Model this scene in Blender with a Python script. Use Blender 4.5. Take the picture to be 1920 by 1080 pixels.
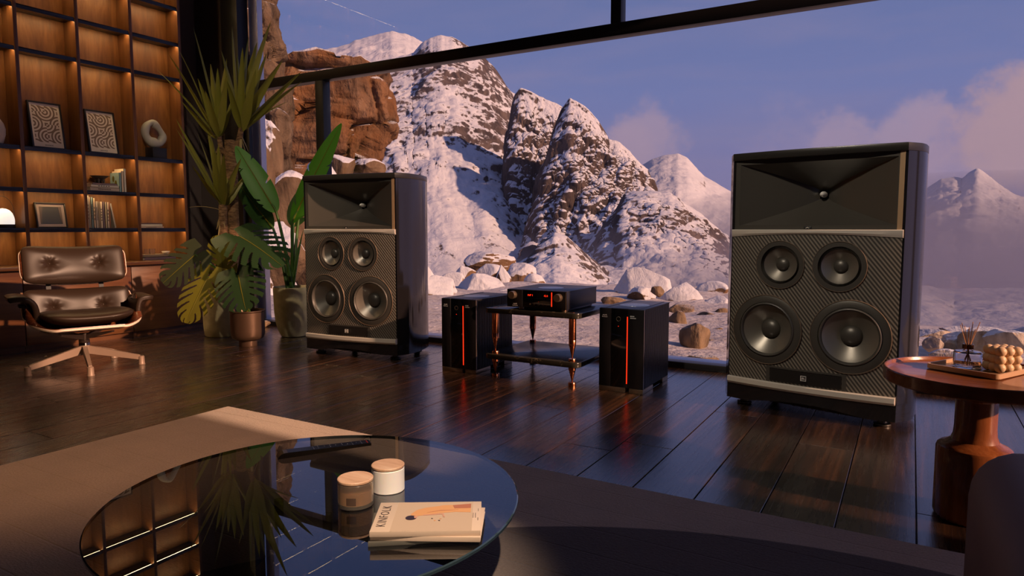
import bpy, bmesh, math, random
import numpy as np
from mathutils import Vector, Matrix, Euler

for o in list(bpy.data.objects): bpy.data.objects.remove(o)
SC = bpy.context.scene
COL = SC.collection
PI = math.pi
R = math.radians
random.seed(7)

# ------------------------------------------------------------------ camera
EYE = Vector((0, 0, 0.9)); FPX = 1280.0; YAW = R(30.3); PITCH = R(5.0)
cd = bpy.data.cameras.new('camera'); cd.sensor_width = 36; cd.lens = 24; cd.clip_end = 20000; cd.clip_start = 0.02
cam = bpy.data.objects.new('camera', cd); COL.objects.link(cam)
cam.location = EYE; cam.rotation_euler = (PI/2 - PITCH, 0, YAW); SC.camera = cam
FW = Vector((-math.sin(YAW)*math.cos(PITCH), math.cos(YAW)*math.cos(PITCH), -math.sin(PITCH)))
RT = Vector((math.cos(YAW), math.sin(YAW), 0)); UPV = RT.cross(FW)
def ray(u, v): return RT*((u-960)/FPX) + UPV*(-(v-540)/FPX) + FW
def on_z(u, v, z=0): d = ray(u, v); return EYE + d*((z-EYE.z)/d.z)
def on_y(u, v, y): d = ray(u, v); return EYE + d*(y/d.y)
def on_x(u, v, x): d = ray(u, v); return EYE + d*(x/d.x)
def at_r(u, v, r): d = ray(u, v); return EYE + d*(r/math.hypot(d.x, d.y))

# ------------------------------------------------------------------ view, world, sun
vs = SC.view_settings
vs.view_transform = 'Standard'; vs.look = 'None'; vs.gamma = 1.0; vs.use_curve_mapping = False
vs.exposure = 0.0
SC.cycles.use_denoising = True
SC.cycles.max_bounces = 10; SC.cycles.transparent_max_bounces = 16; SC.cycles.volume_bounces = 1
SC.cycles.sample_clamp_indirect = 6.0

SKY_STRENGTH = 1.12
SUN_STRENGTH = 6.2; SUN_COL = (1.0, 0.58, 0.37); SUN_EL = 22.0; SUN_AZ = -3.0

def make_world():
    w = bpy.data.worlds.new('evening_sky'); SC.world = w; w.use_nodes = True
    nt = w.node_tree; nt.nodes.clear(); N = nt.nodes.new; L = nt.links.new
    tc = N('ShaderNodeTexCoord'); sep = N('ShaderNodeSeparateXYZ'); L(tc.outputs['Generated'], sep.inputs[0])
    ramp = N('ShaderNodeValToRGB'); L(sep.outputs['Z'], ramp.inputs[0])
    e = ramp.color_ramp.elements
    e[0].position = 0.0; e[0].color = (0.20, 0.175, 0.32, 1)
    e[1].position = 1.0; e[1].color = (0.05, 0.08, 0.20, 1)
    for p, c in ((0.08, (0.185, 0.185, 0.37, 1)), (0.18, (0.150, 0.185, 0.39, 1)), (0.32, (0.115, 0.158, 0.345, 1)), (0.6, (0.070, 0.105, 0.26, 1))):
        k = e.new(p); k.color = c
    # stretched high haze clouds
    mp = N('ShaderNodeMapping'); mp.inputs['Scale'].default_value = (2.2, 2.2, 11.0); L(tc.outputs['Generated'], mp.inputs[0])
    n1 = N('ShaderNodeTexNoise'); n1.inputs['Scale'].default_value = 1.7; n1.inputs['Detail'].default_value = 9; n1.inputs['Roughness'].default_value = 0.55; n1.inputs['Distortion'].default_value = 0.6
    L(mp.outputs[0], n1.inputs['Vector'])
    r1 = N('ShaderNodeMapRange'); r1.inputs[1].default_value = 0.42; r1.inputs[2].default_value = 0.78; r1.inputs[4].default_value = 0.55; L(n1.outputs[0], r1.inputs[0])
    m1 = N('ShaderNodeMix'); m1.data_type = 'RGBA'; L(r1.outputs[0], m1.inputs[0]); L(ramp.outputs[0], m1.inputs[6]); m1.inputs[7].default_value = (0.225, 0.21, 0.36, 1)
    # cumulus puffs above the far ridges
    n2 = N('ShaderNodeTexNoise'); n2.inputs['Scale'].default_value = 16.0; n2.inputs['Detail'].default_value = 8; n2.inputs['Roughness'].default_value = 0.62; L(tc.outputs['Generated'], n2.inputs['Vector'])
    prev = m1.outputs[2]
    for (u, v, rad, amt, col) in CLOUDS:
        d = ray(u, v).normalized()
        dot = N('ShaderNodeVectorMath'); dot.operation = 'DOT_PRODUCT'; L(tc.outputs['Generated'], dot.inputs[0]); dot.inputs[1].default_value = d
        k = 1-math.cos(rad)
        fall = N('ShaderNodeMapRange'); fall.inputs[1].default_value = 1-k*1.9; fall.inputs[2].default_value = 1.0; fall.inputs[3].default_value = -0.9; fall.inputs[4].default_value = 1.0; L(dot.outputs['Value'], fall.inputs[0])
        add = N('ShaderNodeMath'); add.operation = 'MULTIPLY_ADD'; L(n2.outputs[0], add.inputs[0]); add.inputs[1].default_value = 3.2; L(fall.outputs[0], add.inputs[2])
        mr = N('ShaderNodeMapRange'); mr.interpolation_type = 'SMOOTHSTEP'
        mr.inputs[1].default_value = 1.55; mr.inputs[2].default_value = 2.5; mr.inputs[4].default_value = amt
        L(add.outputs[0], mr.inputs[0])
        mx = N('ShaderNodeMix'); mx.data_type = 'RGBA'; L(mr.outputs[0], mx.inputs[0]); L(prev, mx.inputs[6]); mx.inputs[7].default_value = (*col, 1); prev = mx.outputs[2]
    bg = N('ShaderNodeBackground'); bg.inputs[1].default_value = SKY_STRENGTH; L(prev, bg.inputs[0])
    out = N('ShaderNodeOutputWorld'); L(bg.outputs[0], out.inputs[0])
CLOUDS = [(1215, 250, R(3.4), 0.75, (0.37, 0.27, 0.36)), (1180, 285, R(2.5), 0.6, (0.37, 0.27, 0.36)), (1580, 265, R(2.6), 0.7, (0.38, 0.28, 0.37)), (1720, 255, R(3.4), 0.8, (0.38, 0.28, 0.37)),
          (1800, 300, R(4.5), 0.7, (0.36, 0.26, 0.36)), (1895, 235, R(4.2), 0.8, (0.42, 0.28, 0.32)), (1990, 260, R(6.0), 0.8, (0.42, 0.28, 0.32)), (1480, 320, R(5.0), 0.35, (0.33, 0.26, 0.38))]
make_world()

sd = bpy.data.lights.new('sun', 'SUN'); sd.energy = SUN_STRENGTH; sd.color = SUN_COL; sd.angle = R(1.2)
sun = bpy.data.objects.new('sun', sd); COL.objects.link(sun)
sunv = Vector((math.cos(R(SUN_EL))*math.cos(R(SUN_AZ)), math.cos(R(SUN_EL))*math.sin(R(SUN_AZ)), math.sin(R(SUN_EL))))
sun.rotation_euler = sunv.to_track_quat('Z', 'Y').to_euler()

# ------------------------------------------------------------------ material helpers
class MT:
    """small wrapper round a Principled material"""
    def __init__(s, name, col=(0.5,0.5,0.5), rough=0.5, metal=0.0, spec=0.5, coat=0.0, trans=0.0, ior=1.45, emit=None, es=0.0, sheen=0.0, sss=0.0):
        s.m = bpy.data.materials.new(name); s.m.use_nodes = True; s.nt = s.m.node_tree
        s.b = s.nt.nodes['Principled BSDF']; b = s.b.inputs
        b['Base Color'].default_value = (*col, 1); b['Roughness'].default_value = rough; b['Metallic'].default_value = metal
        b['Specular IOR Level'].default_value = spec; b['Coat Weight'].default_value = coat; b['Coat Roughness'].default_value = 0.05
        b['Transmission Weight'].default_value = trans; b['IOR'].default_value = ior
        if sheen: b['Sheen Weight'].default_value = sheen
        if sss: b['Subsurface Weight'].default_value = sss; b['Subsurface Radius'].default_value = (0.02, 0.012, 0.006)
        if emit: b['Emission Color'].default_value = (*emit, 1); b['Emission Strength'].default_value = es
    def n(s, t, **kw):
        nd = s.nt.nodes.new(t)
        for k, v in kw.items():
            if isinstance(v, tuple) and len(v) == 2 and hasattr(v[0], 'node'): pass
            setattr(nd, k, v)
        return nd
    def l(s, a, b): s.nt.links.new(a, b)
    def coord(s, scale=(1,1,1), rot=(0,0,0), kind='Object'):
        tc = s.n('ShaderNodeTexCoord'); mp = s.n('ShaderNodeMapping'); mp.inputs['Scale'].default_value = scale; mp.inputs['Rotation'].default_value = rot
        s.l(tc.outputs[kind], mp.inputs[0]); return mp.outputs[0]
    def noise(s, vec, scale=5, detail=4, rough=0.5, dist=0.0):
        nd = s.n('ShaderNodeTexNoise'); nd.inputs['Scale'].default_value = scale; nd.inputs['Detail'].default_value = detail
        nd.inputs['Roughness'].default_value = rough; nd.inputs['Distortion'].default_value = dist
        if vec is not None: s.l(vec, nd.inputs['Vector'])
        return nd.outputs[0]
    def ramp(s, fac, stops, interp='LINEAR'):
        nd = s.n('ShaderNodeValToRGB'); cr = nd.color_ramp; cr.interpolation = interp
        e = cr.elements
        while len(e) > 1: e.remove(e[-1])
        e[0].position = stops[0][0]; e[0].color = (*stops[0][1], 1)
        for p, c in stops[1:]: k = e.new(p); k.color = (*c, 1)
        s.l(fac, nd.inputs[0]); return nd.outputs[0]
    def mr(s, x, a, b, c=0.0, d=1.0):
        nd = s.n('ShaderNodeMapRange'); nd.inputs[1].default_value = a; nd.inputs[2].default_value = b; nd.inputs[3].default_value = c; nd.inputs[4].default_value = d
        s.l(x, nd.inputs[0]); return nd.outputs[0]
    def math(s, op, a, b=None, c=None):
        nd = s.n('ShaderNodeMath'); nd.operation = op
        for i, x in enumerate((a, b, c)):
            if x is None: continue
            if isinstance(x, (int, float)): nd.inputs[i].default_value = x
            else: s.l(x, nd.inputs[i])
        return nd.outputs[0]
    def mix(s, fac, a, b):
        nd = s.n('ShaderNodeMix'); nd.data_type = 'RGBA'
        if isinstance(fac, (int, float)): nd.inputs[0].default_value = fac
        else: s.l(fac, nd.inputs[0])
        for i, x in ((6, a), (7, b)):
            if isinstance(x, tuple): nd.inputs[i].default_value = (*x, 1)
            else: s.l(x, nd.inputs[i])
        return nd.outputs[2]
    def col(s, sock): s.l(sock, s.b.inputs['Base Color']); return s
    def rough(s, sock): s.l(sock, s.b.inputs['Roughness']); return s
    def bump(s, h, strength=0.3, dist=0.01):
        nd = s.n('ShaderNodeBump'); nd.inputs['Strength'].default_value = strength; nd.inputs['Distance'].default_value = dist
        s.l(h, nd.inputs['Height']); s.l(nd.outputs[0], s.b.inputs['Normal']); return s

def wood(name, c_dark, c_mid, c_light, grain=(14, 14, 1.2), rough=0.35, coat=0.0, bump=0.08, rnd=0.25, spec=0.5):
    m = MT(name, c_mid, rough, coat=coat, spec=spec)
    v = m.coord(grain)
    oi = m.n('ShaderNodeObjectInfo')
    off = m.n('ShaderNodeVectorMath', operation='ADD'); cmb = m.n('ShaderNodeCombineXYZ')
    k = m.math('MULTIPLY', oi.outputs['Random'], 37.0)
    for i in range(3): m.l(k, cmb.inputs[i])
    m.l(v, off.inputs[0]); m.l(cmb.outputs[0], off.inputs[1]); v2 = off.outputs[0]
    n1 = m.noise(v2, 1.0, 6, 0.62, 1.2); n2 = m.noise(v2, 6.0, 4, 0.6, 0.2)
    f = m.math('ADD', m.math('MULTIPLY', n1, 0.72), m.math('MULTIPLY', n2, 0.28))
    c = m.ramp(f, [(0.30, c_dark), (0.5, c_mid), (0.68, c_light)])
    hsv = m.n('ShaderNodeHueSaturation'); m.l(c, hsv.inputs['Color'])
    m.l(m.mr(oi.outputs['Random'], 0, 1, 1-rnd, 1+rnd), hsv.inputs['Value'])
    m.col(hsv.outputs[0]); m.bump(f, bump, 0.004)
    m.rough(m.mr(n2, 0.3, 0.7, rough*0.85, rough*1.25))
    return m.m

M = {}
def simple(key, *a, **k): M[key] = MT(key, *a, **k).m; return M[key]

# ------------------------------------------------------------------ mesh helpers
def bm_new(): return bmesh.new()
def add_box(bm, c, s, rot=None, bev=0.0, seg=2):
    t = bmesh.new(); bmesh.ops.create_cube(t, size=1.0)
    bmesh.ops.scale(t, vec=Vector(s), verts=t.verts)
    if bev > 0: bmesh.ops.bevel(t, geom=list(t.edges), offset=bev, segments=seg, profile=0.5, affect='EDGES')
    mt = Matrix.Translation(Vector(c))
    if rot: mt = mt @ Euler(rot).to_matrix().to_4x4()
    bmesh.ops.transform(t, matrix=mt, verts=t.verts)
    merge(bm, t); return bm
def merge(bm, t):
    me = bpy.data.meshes.new('tmp'); t.to_mesh(me); t.free(); bm.from_mesh(me); bpy.data.meshes.remove(me)
def add_prism(bm, pts, z0, z1, bev=0.0, mat=None):
    """closed outline in xy extruded from z0 to z1"""
    t = bmesh.new(); vs_ = [t.verts.new((x, y, z0)) for x, y in pts]; f = t.faces.new(vs_)
    r = bmesh.ops.extrude_face_region(t, geom=[f]); vv = [g for g in r['geom'] if isinstance(g, bmesh.types.BMVert)]
    bmesh.ops.translate(t, vec=(0, 0, z1-z0), verts=vv); bmesh.ops.recalc_face_normals(t, faces=t.faces)
    if bev > 0:
        ed = [e for e in t.edges if abs(e.verts[0].co.z-e.verts[1].co.z) < 1e-6]
        bmesh.ops.bevel(t, geom=ed, offset=bev, segments=2, profile=0.5, affect='EDGES')
    if mat: bmesh.ops.transform(t, matrix=mat, verts=t.verts)
    merge(bm, t); return bm
def add_lathe(bm, prof, seg=40, mat=None, cap=True):
    """profile of (radius, z) turned round the z axis"""
    t = bmesh.new(); rings = []
    for r_, z in prof:
        if r_ < 1e-6: rings.append([t.verts.new((0, 0, z))])
        else: rings.append([t.verts.new((r_*math.cos(2*PI*i/seg), r_*math.sin(2*PI*i/seg), z)) for i in range(seg)])
    for a, b in zip(rings[:-1], rings[1:]):
        for i in range(seg):
            j = (i+1) % seg
            if len(a) == 1 and len(b) == 1: continue
            if len(a) == 1: t.faces.new((a[0], b[i], b[j]))
            elif len(b) == 1: t.faces.new((a[i], a[j], b[0]))
            else: t.faces.new((a[i], a[j], b[j], b[i]))
    if cap:
        for rg in (rings[0], rings[-1]):
            if len(rg) > 1: t.faces.new(rg)
    bmesh.ops.recalc_face_normals(t, faces=t.faces)
    if mat: bmesh.ops.transform(t, matrix=mat, verts=t.verts)
    merge(bm, t); return bm
def add_tube(bm, pts, rad, seg=8, cap=True, closed=False):
    """round tube through points; rad is a number or a list"""
    pts = [Vector(p) for p in pts]; n = len(pts); rads = rad if isinstance(rad, (list, tuple)) else [rad]*n
    t = bmesh.new(); rings = []; up = Vector((0, 0, 1)); prev = None
    for i in range(n):
        d = (pts[(i+1) % n] - pts[i-1]) if closed else (pts[min(i+1, n-1)] - pts[max(i-1, 0)])
        d.normalize()
        x = prev if prev is not None else (d.cross(up) if abs(d.dot(up)) < 0.95 else d.cross(Vector((1, 0, 0))))
        x = (x - d*x.dot(d)).normalized(); prev = x; y = d.cross(x)
        rings.append([t.verts.new(pts[i] + (x*math.cos(2*PI*k/seg) + y*math.sin(2*PI*k/seg))*rads[i]) for k in range(seg)])
    m = n if closed else n-1
    for i in range(m):
        a, b = rings[i], rings[(i+1) % n]
        for k in range(seg): t.faces.new((a[k], a[(k+1) % seg], b[(k+1) % seg], b[k]))
    if cap and not closed: t.faces.new(rings[0]); t.faces.new(rings[-1])
    bmesh.ops.recalc_face_normals(t, faces=t.faces)
    merge(bm, t); return bm
def add_sphere(bm, c, r, u=24, v=14, sc=(1, 1, 1)):
    t = bmesh.new(); bmesh.ops.create_uvsphere(t, u_segments=u, v_segments=v, radius=r)
    bmesh.ops.scale(t, vec=sc, verts=t.verts); bmesh.ops.translate(t, vec=c, verts=t.verts); merge(bm, t); return bm
def add_grid(bm, fn, nu, nv, thick=0.0, closed_u=False):
    """surface fn(a, b) for a, b in 0..1; with thickness it becomes a closed slab along its normals"""
    t = bmesh.new()
    g = [[t.verts.new(fn(i/nu, j/nv)) for j in range(nv+1)] for i in range(nu+(0 if closed_u else 1))]
    for i in range(nu):
        a = g[i]; b = g[(i+1) % len(g)]
        for j in range(nv): t.faces.new((a[j], b[j], b[j+1], a[j+1]))
    if thick:
        bmesh.ops.recalc_face_normals(t, faces=t.faces)
        bmesh.ops.solidify(t, geom=list(t.faces), thickness=thick)
        bmesh.ops.recalc_face_normals(t, faces=t.faces)
    merge(bm, t); return bm
def catmull(pts, n=8, closed=False):
    pts = [Vector(p) for p in pts]; out = []; m = len(pts)
    for i in range(m if closed else m-1):
        if closed: p0, p1, p2, p3 = pts[(i-1) % m], pts[i], pts[(i+1) % m], pts[(i+2) % m]
        else: p0, p1, p2, p3 = pts[max(i-1, 0)], pts[i], pts[i+1], pts[min(i+2, m-1)]
        for k in range(n):
            t = k/n; out.append(0.5*((2*p1) + (p2-p0)*t + (2*p0-5*p1+4*p2-p3)*t*t + (3*p1-p0-3*p2+p3)*t**3))
    if not closed: out.append(pts[-1])
    return out

# ------------------------------------------------------------------ object helpers
def tag(o, label=None, cat=None, group=None, kind=None):
    if label: o['label'] = label
    if cat: o['category'] = cat
    if group: o['group'] = group
    if kind: o['kind'] = kind
    return o
def obj(name, bm, mat, parent=None, angle=35, loc=None, rot=None, kind=None):
    me = bpy.data.meshes.new(name); bm.to_mesh(me); bm.free()
    mats = mat if isinstance(mat, (list, tuple)) else [mat]
    for m in mats: me.materials.append(M[m] if isinstance(m, str) else m)
    if angle:
        for p in me.polygons: p.use_smooth = True
        me.set_sharp_from_angle(angle=R(angle))
    o = bpy.data.objects.new(name, me); COL.objects.link(o)
    if parent: o.parent = parent
    if loc is not None: o.location = loc
    if rot is not None: o.rotation_euler = rot
    if kind: o['kind'] = kind
    return o
def thing(name, label, cat, loc=(0, 0, 0), rz=0.0, group=None):
    o = bpy.data.objects.new(name, None); COL.objects.link(o); o.empty_display_size = 0.05
    o.location = loc; o.rotation_euler = (0, 0, rz); return tag(o, label, cat, group)
def part(name, mat, parent, c, s, bev=0.0, rot=None, angle=35):
    return obj(name, add_box(bm_new(), c, s, rot, bev), mat, parent, angle)
def dup_tree(o, parent=None):
    c = o.copy(); COL.objects.link(c); c.parent = parent
    for ch in o.children: dup_tree(ch, c)
    return c
def text_mesh(txt, size, mat, parent, loc, rot, name='lettering', ext=0.0004, align='CENTER', sx=1.0, thin=0.0, space=1.0):
    cu = bpy.data.curves.new(name, 'FONT'); cu.body = txt; cu.size = size; cu.extrude = ext; cu.align_x = align; cu.align_y = 'CENTER'; cu.resolution_u = 2; cu.offset = -thin; cu.space_character = space
    t = bpy.data.objects.new('tmp', cu); COL.objects.link(t)
    dg = bpy.context.evaluated_depsgraph_get(); me = bpy.data.meshes.new_from_object(t.evaluated_get(dg))
    bpy.data.objects.remove(t); bpy.data.curves.remove(cu)
    for v in me.vertices: v.co.x *= sx
    me.name = name; me.materials.clear(); me.materials.append(M[mat])
    o = bpy.data.objects.new(name, me); COL.objects.link(o); o.parent = parent; o.location = loc; o.rotation_euler = rot
    return o

# ------------------------------------------------------------------ numpy noise for terrain
def _hash(ix, iy, iz, seed):
    with np.errstate(over='ignore'):
        h = (ix.astype(np.uint32)*np.uint32(374761393) + iy.astype(np.uint32)*np.uint32(668265263) + iz.astype(np.uint32)*np.uint32(2147483647) + np.uint32((seed*144665) & 0xffffffff))
        h = (h ^ (h >> np.uint32(13)))*np.uint32(1274126177); h = h ^ (h >> np.uint32(16)); h = h*np.uint32(2246822519); h = h ^ (h >> np.uint32(15))
    return h
def pnoise(p, seed=0):
    i = np.floor(p).astype(np.int64); f = p - i; u = f*f*f*(f*(f*6-15)+10); out = 0
    for dx in (0, 1):
        for dy in (0, 1):
            for dz in (0, 1):
                h = _hash(i[..., 0]+dx, i[..., 1]+dy, i[..., 2]+dz, seed)
                a = (h & 0xffff)/65535.0*2*PI; z = ((h >> 16) & 0xffff)/65535.0*2-1; s = np.sqrt(np.maximum(0, 1-z*z))
                g = s*np.cos(a)*(f[..., 0]-dx) + s*np.sin(a)*(f[..., 1]-dy) + z*(f[..., 2]-dz)
                w = (u[..., 0] if dx else 1-u[..., 0])*(u[..., 1] if dy else 1-u[..., 1])*(u[..., 2] if dz else 1-u[..., 2])
                out = out + w*g
    return out
def fbm(p, oct=5, gain=0.5, lac=2.1, seed=0, ridged=False):
    a = 1.0; t = 0; s = 0
    for k in range(oct):
        n = pnoise(p, seed+k*17)
        if ridged: n = 1 - 2.2*np.abs(n); n = n*0.9 - 0.35
        t = t + a*n; s += a; a *= gain; p = p*lac
    return t/s
# ------------------------------------------------------------------ materials of the room
M['plank'] = None
def plank_mat():
    m = MT('dark_oak_plank', (0.03, 0.014, 0.008), 0.3, coat=0.7, spec=1.0); m.b.inputs['Coat Roughness'].default_value = 0.24
    oi = m.n('ShaderNodeObjectInfo'); v = m.coord((22, 0.9, 22))
    cmb = m.n('ShaderNodeCombineXYZ'); k = m.math('MULTIPLY', oi.outputs['Random'], 53.0); m.l(k, cmb.inputs[0]); m.l(k, cmb.inputs[1])
    ad = m.n('ShaderNodeVectorMath', operation='ADD'); m.l(v, ad.inputs[0]); m.l(cmb.outputs[0], ad.inputs[1])
    n1 = m.noise(ad.outputs[0], 1.0, 7, 0.6, 0.8); n2 = m.noise(ad.outputs[0], 4.5, 4, 0.6)
    c = m.ramp(n1, [(0.36, (0.010, 0.0055, 0.0035)), (0.52, (0.024, 0.012, 0.007)), (0.62, (0.050, 0.023, 0.011)), (0.75, (0.085, 0.038, 0.017))])
    h = m.n('ShaderNodeHueSaturation'); m.l(c, h.inputs['Color']); m.l(m.mr(oi.outputs['Random'], 0, 1, 0.75, 1.3), h.inputs['Value']); m.col(h.outputs[0])
    m.rough(m.mr(n2, 0.3, 0.75, 0.20, 0.33)); m.bump(m.math('ADD', n1, n2), 0.16, 0.003)
    return m.m
M['plank'] = plank_mat()
simple('joint', (0.006, 0.004, 0.003), 0.6)
simple('frame_black', (0.012, 0.011, 0.012), 0.38)
simple('wall_dark', (0.10, 0.075, 0.072), 0.75)
simple('wall_brown', (0.16, 0.11, 0.08), 0.8)
simple('ceil', (0.18, 0.15, 0.13), 0.85)
simple('pale_metal', (0.55, 0.55, 0.6), 0.35, metal=0.6)
M['walnut'] = wood('walnut_veneer', (0.115, 0.042, 0.012), (0.20, 0.078, 0.022), (0.29, 0.125, 0.040), (9, 9, 1.3), 0.42, rnd=0.10)
M['walnut_dark'] = wood('walnut_side', (0.10, 0.036, 0.012), (0.16, 0.060, 0.020), (0.21, 0.085, 0.028), (30, 30, 1.2), 0.38, rnd=0.08)
M['cab_wood'] = wood('cabinet_walnut', (0.055, 0.020, 0.007), (0.095, 0.035, 0.012), (0.135, 0.053, 0.018), (9, 1.1, 12), 0.34, rnd=0.08)
simple('shelf_black', (0.012, 0.012, 0.020), 0.28)
simple('led', (1, 0.8, 0.5), 0.5, emit=(1.0, 0.66, 0.30), es=24.0)

# window glass: clear pane with its mirror reflection
def pane_mat(name, tint=(0.97, 0.98, 1.0), ior=1.5, rough=0.0):
    m = bpy.data.materials.new(name); m.use_nodes = True; nt = m.node_tree; nt.nodes.clear(); N = nt.nodes.new; L = nt.links.new
    fr = N('ShaderNodeFresnel'); fr.inputs[0].default_value = ior
    tr = N('ShaderNodeBsdfTransparent'); tr.inputs[0].default_value = (*tint, 1)
    gl = N('ShaderNodeBsdfGlossy'); gl.inputs['Roughness'].default_value = rough; gl.inputs[0].default_value = (1, 1, 1, 1)
    mx = N('ShaderNodeMixShader'); L(fr.outputs[0], mx.inputs[0]); L(tr.outputs[0], mx.inputs[1]); L(gl.outputs[0], mx.inputs[2])
    out = N('ShaderNodeOutputMaterial'); L(mx.outputs[0], out.inputs[0]); return m
M['pane'] = pane_mat('window_pane')

# ------------------------------------------------------------------ floor with planks
X0, X1, Y0, Y1, ZC = -6.05, 1.6, -3.0, 4.30, 3.6
def struct(o): o['kind'] = 'structure'; return o
floor = struct(obj('floor', add_box(bm_new(), ((X0+X1)/2, (Y0+Y1+0.25)/2, -0.06), (X1-X0, Y1-Y0+0.25, 0.10)), 'joint', angle=0))
PW = 0.2133; PL = 1.75
def plank_mesh(w, l):
    bm = add_box(bm_new(), (0, 0, 0), (w-0.0035, l-0.003, 0.0096), bev=0.0012, seg=1); me = bpy.data.meshes.new('floor_plank'); bm.to_mesh(me); bm.free()
    me.materials.append(M['plank']); return me
cache = {}
row = 0; x = 0.05 + PW/2 + PW*12
while x > X0 - PW:
    off = [0.0, 0.63, 1.17, 0.36, 0.95, 1.5][row % 6] + 0.07*math.sin(row*2.3); y = -1.0 - off
    while y < Y1:
        a, b = max(y, -1.6), min(y+PL, Y1)
        xa, xb = max(x-PW/2, X0), min(x+PW/2, X1)
        if b-a > 0.02 and xb-xa > 0.02:
            k = (round(xb-xa, 3), round(b-a, 3))
            if k not in cache: cache[k] = plank_mesh(*k)
            o = bpy.data.objects.new('floor_plank', cache[k]); COL.objects.link(o); o.parent = floor; o.location = ((xa+xb)/2, (a+b)/2, -0.0048)
        y += PL
    x -= PW; row += 1

# ------------------------------------------------------------------ walls and ceiling
struct(obj('ceiling', add_box(bm_new(), ((X0+X1)/2, (Y0+Y1)/2, ZC+0.06), (X1-X0+0.3, Y1-Y0+0.5, 0.12)), 'ceil', angle=0))
struct(obj('wall_left', add_box(bm_new(), (X0-0.06, (Y0+Y1)/2, ZC/2), (0.12, Y1-Y0, ZC)), 'wall_dark', angle=0))
struct(obj('wall_back', add_box(bm_new(), ((X0+X1)/2, Y0-0.06, ZC/2), (X1-X0, 0.12, ZC)), 'wall_brown', angle=0))
bm = bm_new()                       # right wall, unseen: solid, then an unglazed gap shaped to let the sun in
add_box(bm, (X1+0.06, (Y0+1.77)/2, ZC/2), (0.12, 1.77-Y0, ZC))
add_box(bm, (X1+0.06, 2.00, 0.62), (0.12, 0.46, 1.24))  # low block added to keep the sun off part of the rug
add_box(bm, (X1+0.06, 3.03, ZC-0.03), (0.12, 2.54, 0.06))
struct(obj('wall_right', bm, 'wall_brown', angle=0))
# left end of the window wall: plastered pier, black return
struct(obj('wall_window', add_box(bm_new(), (-5.84, Y1+0.06, ZC/2), (0.42, 0.12, ZC)), 'wall_dark', angle=0))

# ------------------------------------------------------------------ window
def window():
    w = bpy.data.objects.new('window_1', None); COL.objects.link(w); struct(w); w.location = (0, Y1, 0)
    w['label'] = 'wide black framed panorama window looking out on the snowy mountains'
    d = 0.075; yc = 0.02
    XL = -5.40; XR = X1
    def bar(name, x0, x1, z0, z1, y0=-0.01, y1=0.075, mat='frame_black'):
        return part(name, mat, w, ((x0+x1)/2, (y0+y1)/2, (z0+z1)/2), (x1-x0, y1-y0, z1-z0), bev=0.003)
    bar('jamb', -5.63, -5.40, 0, ZC, -0.03, 0.09)
    bar('jamb', XR-0.08, XR, 0, ZC)
    bar('bottom_rail', XL, XR-0.08, 0, 0.042)
    bar('transom', XL, XR-0.08, 2.150, 2.232)
    bar('top_rail', XL, XR-0.08, ZC-0.06, ZC)
    bar('mullion', -4.455, -4.362, 0.042, 2.150)
    bar('mullion', -1.762, -1.690, 2.232, ZC-0.06)
    bar('glazing_bead', -5.40, -5.335, 0.042, 2.150, 0.01, 0.05)
    bar('outer_post', -5.40, -5.285, 0.0, ZC, 0.10, 0.16, 'pale_metal')
    bar('outer_sill', XL, XR, 0.012, 0.040, 0.08, 0.20, 'pale_metal')
    for (x0, x1, z0, z1) in ((XL, -4.455, 0.042, 2.15), (-4.362, XR-0.08, 0.042, 2.15), (XL, -1.762, 2.232, ZC-0.06), (-1.69, XR-0.08, 2.232, ZC-0.06)):
        bm = bm_new(); v = [bm.verts.new(p) for p in ((x0, 0.045, z0), (x1, 0.045, z0), (x1, 0.045, z1), (x0, 0.045, z1))]; bm.faces.new(v)
        obj('pane', bm, 'pane', w, angle=0)
window()

# ------------------------------------------------------------------ wall of shelves
XF, XB = -5.73, -5.895          # front edge of the shelves, face of the back panels
DIV = [1.735, 2.170, 2.605, 3.037, 3.470, 3.915]; SH = [0.893, 1.195, 1.505, 2.225, 2.535, 2.845, 3.15, 3.45]; ZT = 0.622
def bookcase():
    t = thing('bookcase', 'tall walnut wall shelving with black shelves and warm light strips', 'bookcase', (XB, 2.825, 0)); t.location = (0, 0, 0)
    T = 0.027
    for y in DIV: part('divider', 'walnut_dark', t, ((XF+XB)/2-0.01, y, (ZT+ZC-0.02)/2), (XF-XB+0.02, T, ZC-0.02-ZT), 0.002)
    for a, b in zip(DIV[:-1], DIV[1:]):
        y0, y1 = a+T/2, b-T/2
        part('back_panel', 'walnut', t, (XB-0.012, (y0+y1)/2, (ZT+ZC-0.02)/2), (0.02, y1-y0, ZC-0.02-ZT))
        for z in SH:
            s = part('shelf', 'shelf_black', t, ((XF+XB)/2-0.003, (y0+y1)/2, z), (XF-XB-0.006, y1-y0-0.002, 0.018), 0.0015)
            part('light_strip', 'led', s, (XF-0.025, (y0+y1)/2, z-0.0105), (0.028, y1-y0-0.012, 0.003))
            part('front_lip', 'shelf_black', s, (XF-0.0075, (y0+y1)/2, z-0.0155), (0.006, y1-y0-0.002, 0.015))
    return t
bookcase()
XC = -5.55
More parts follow.
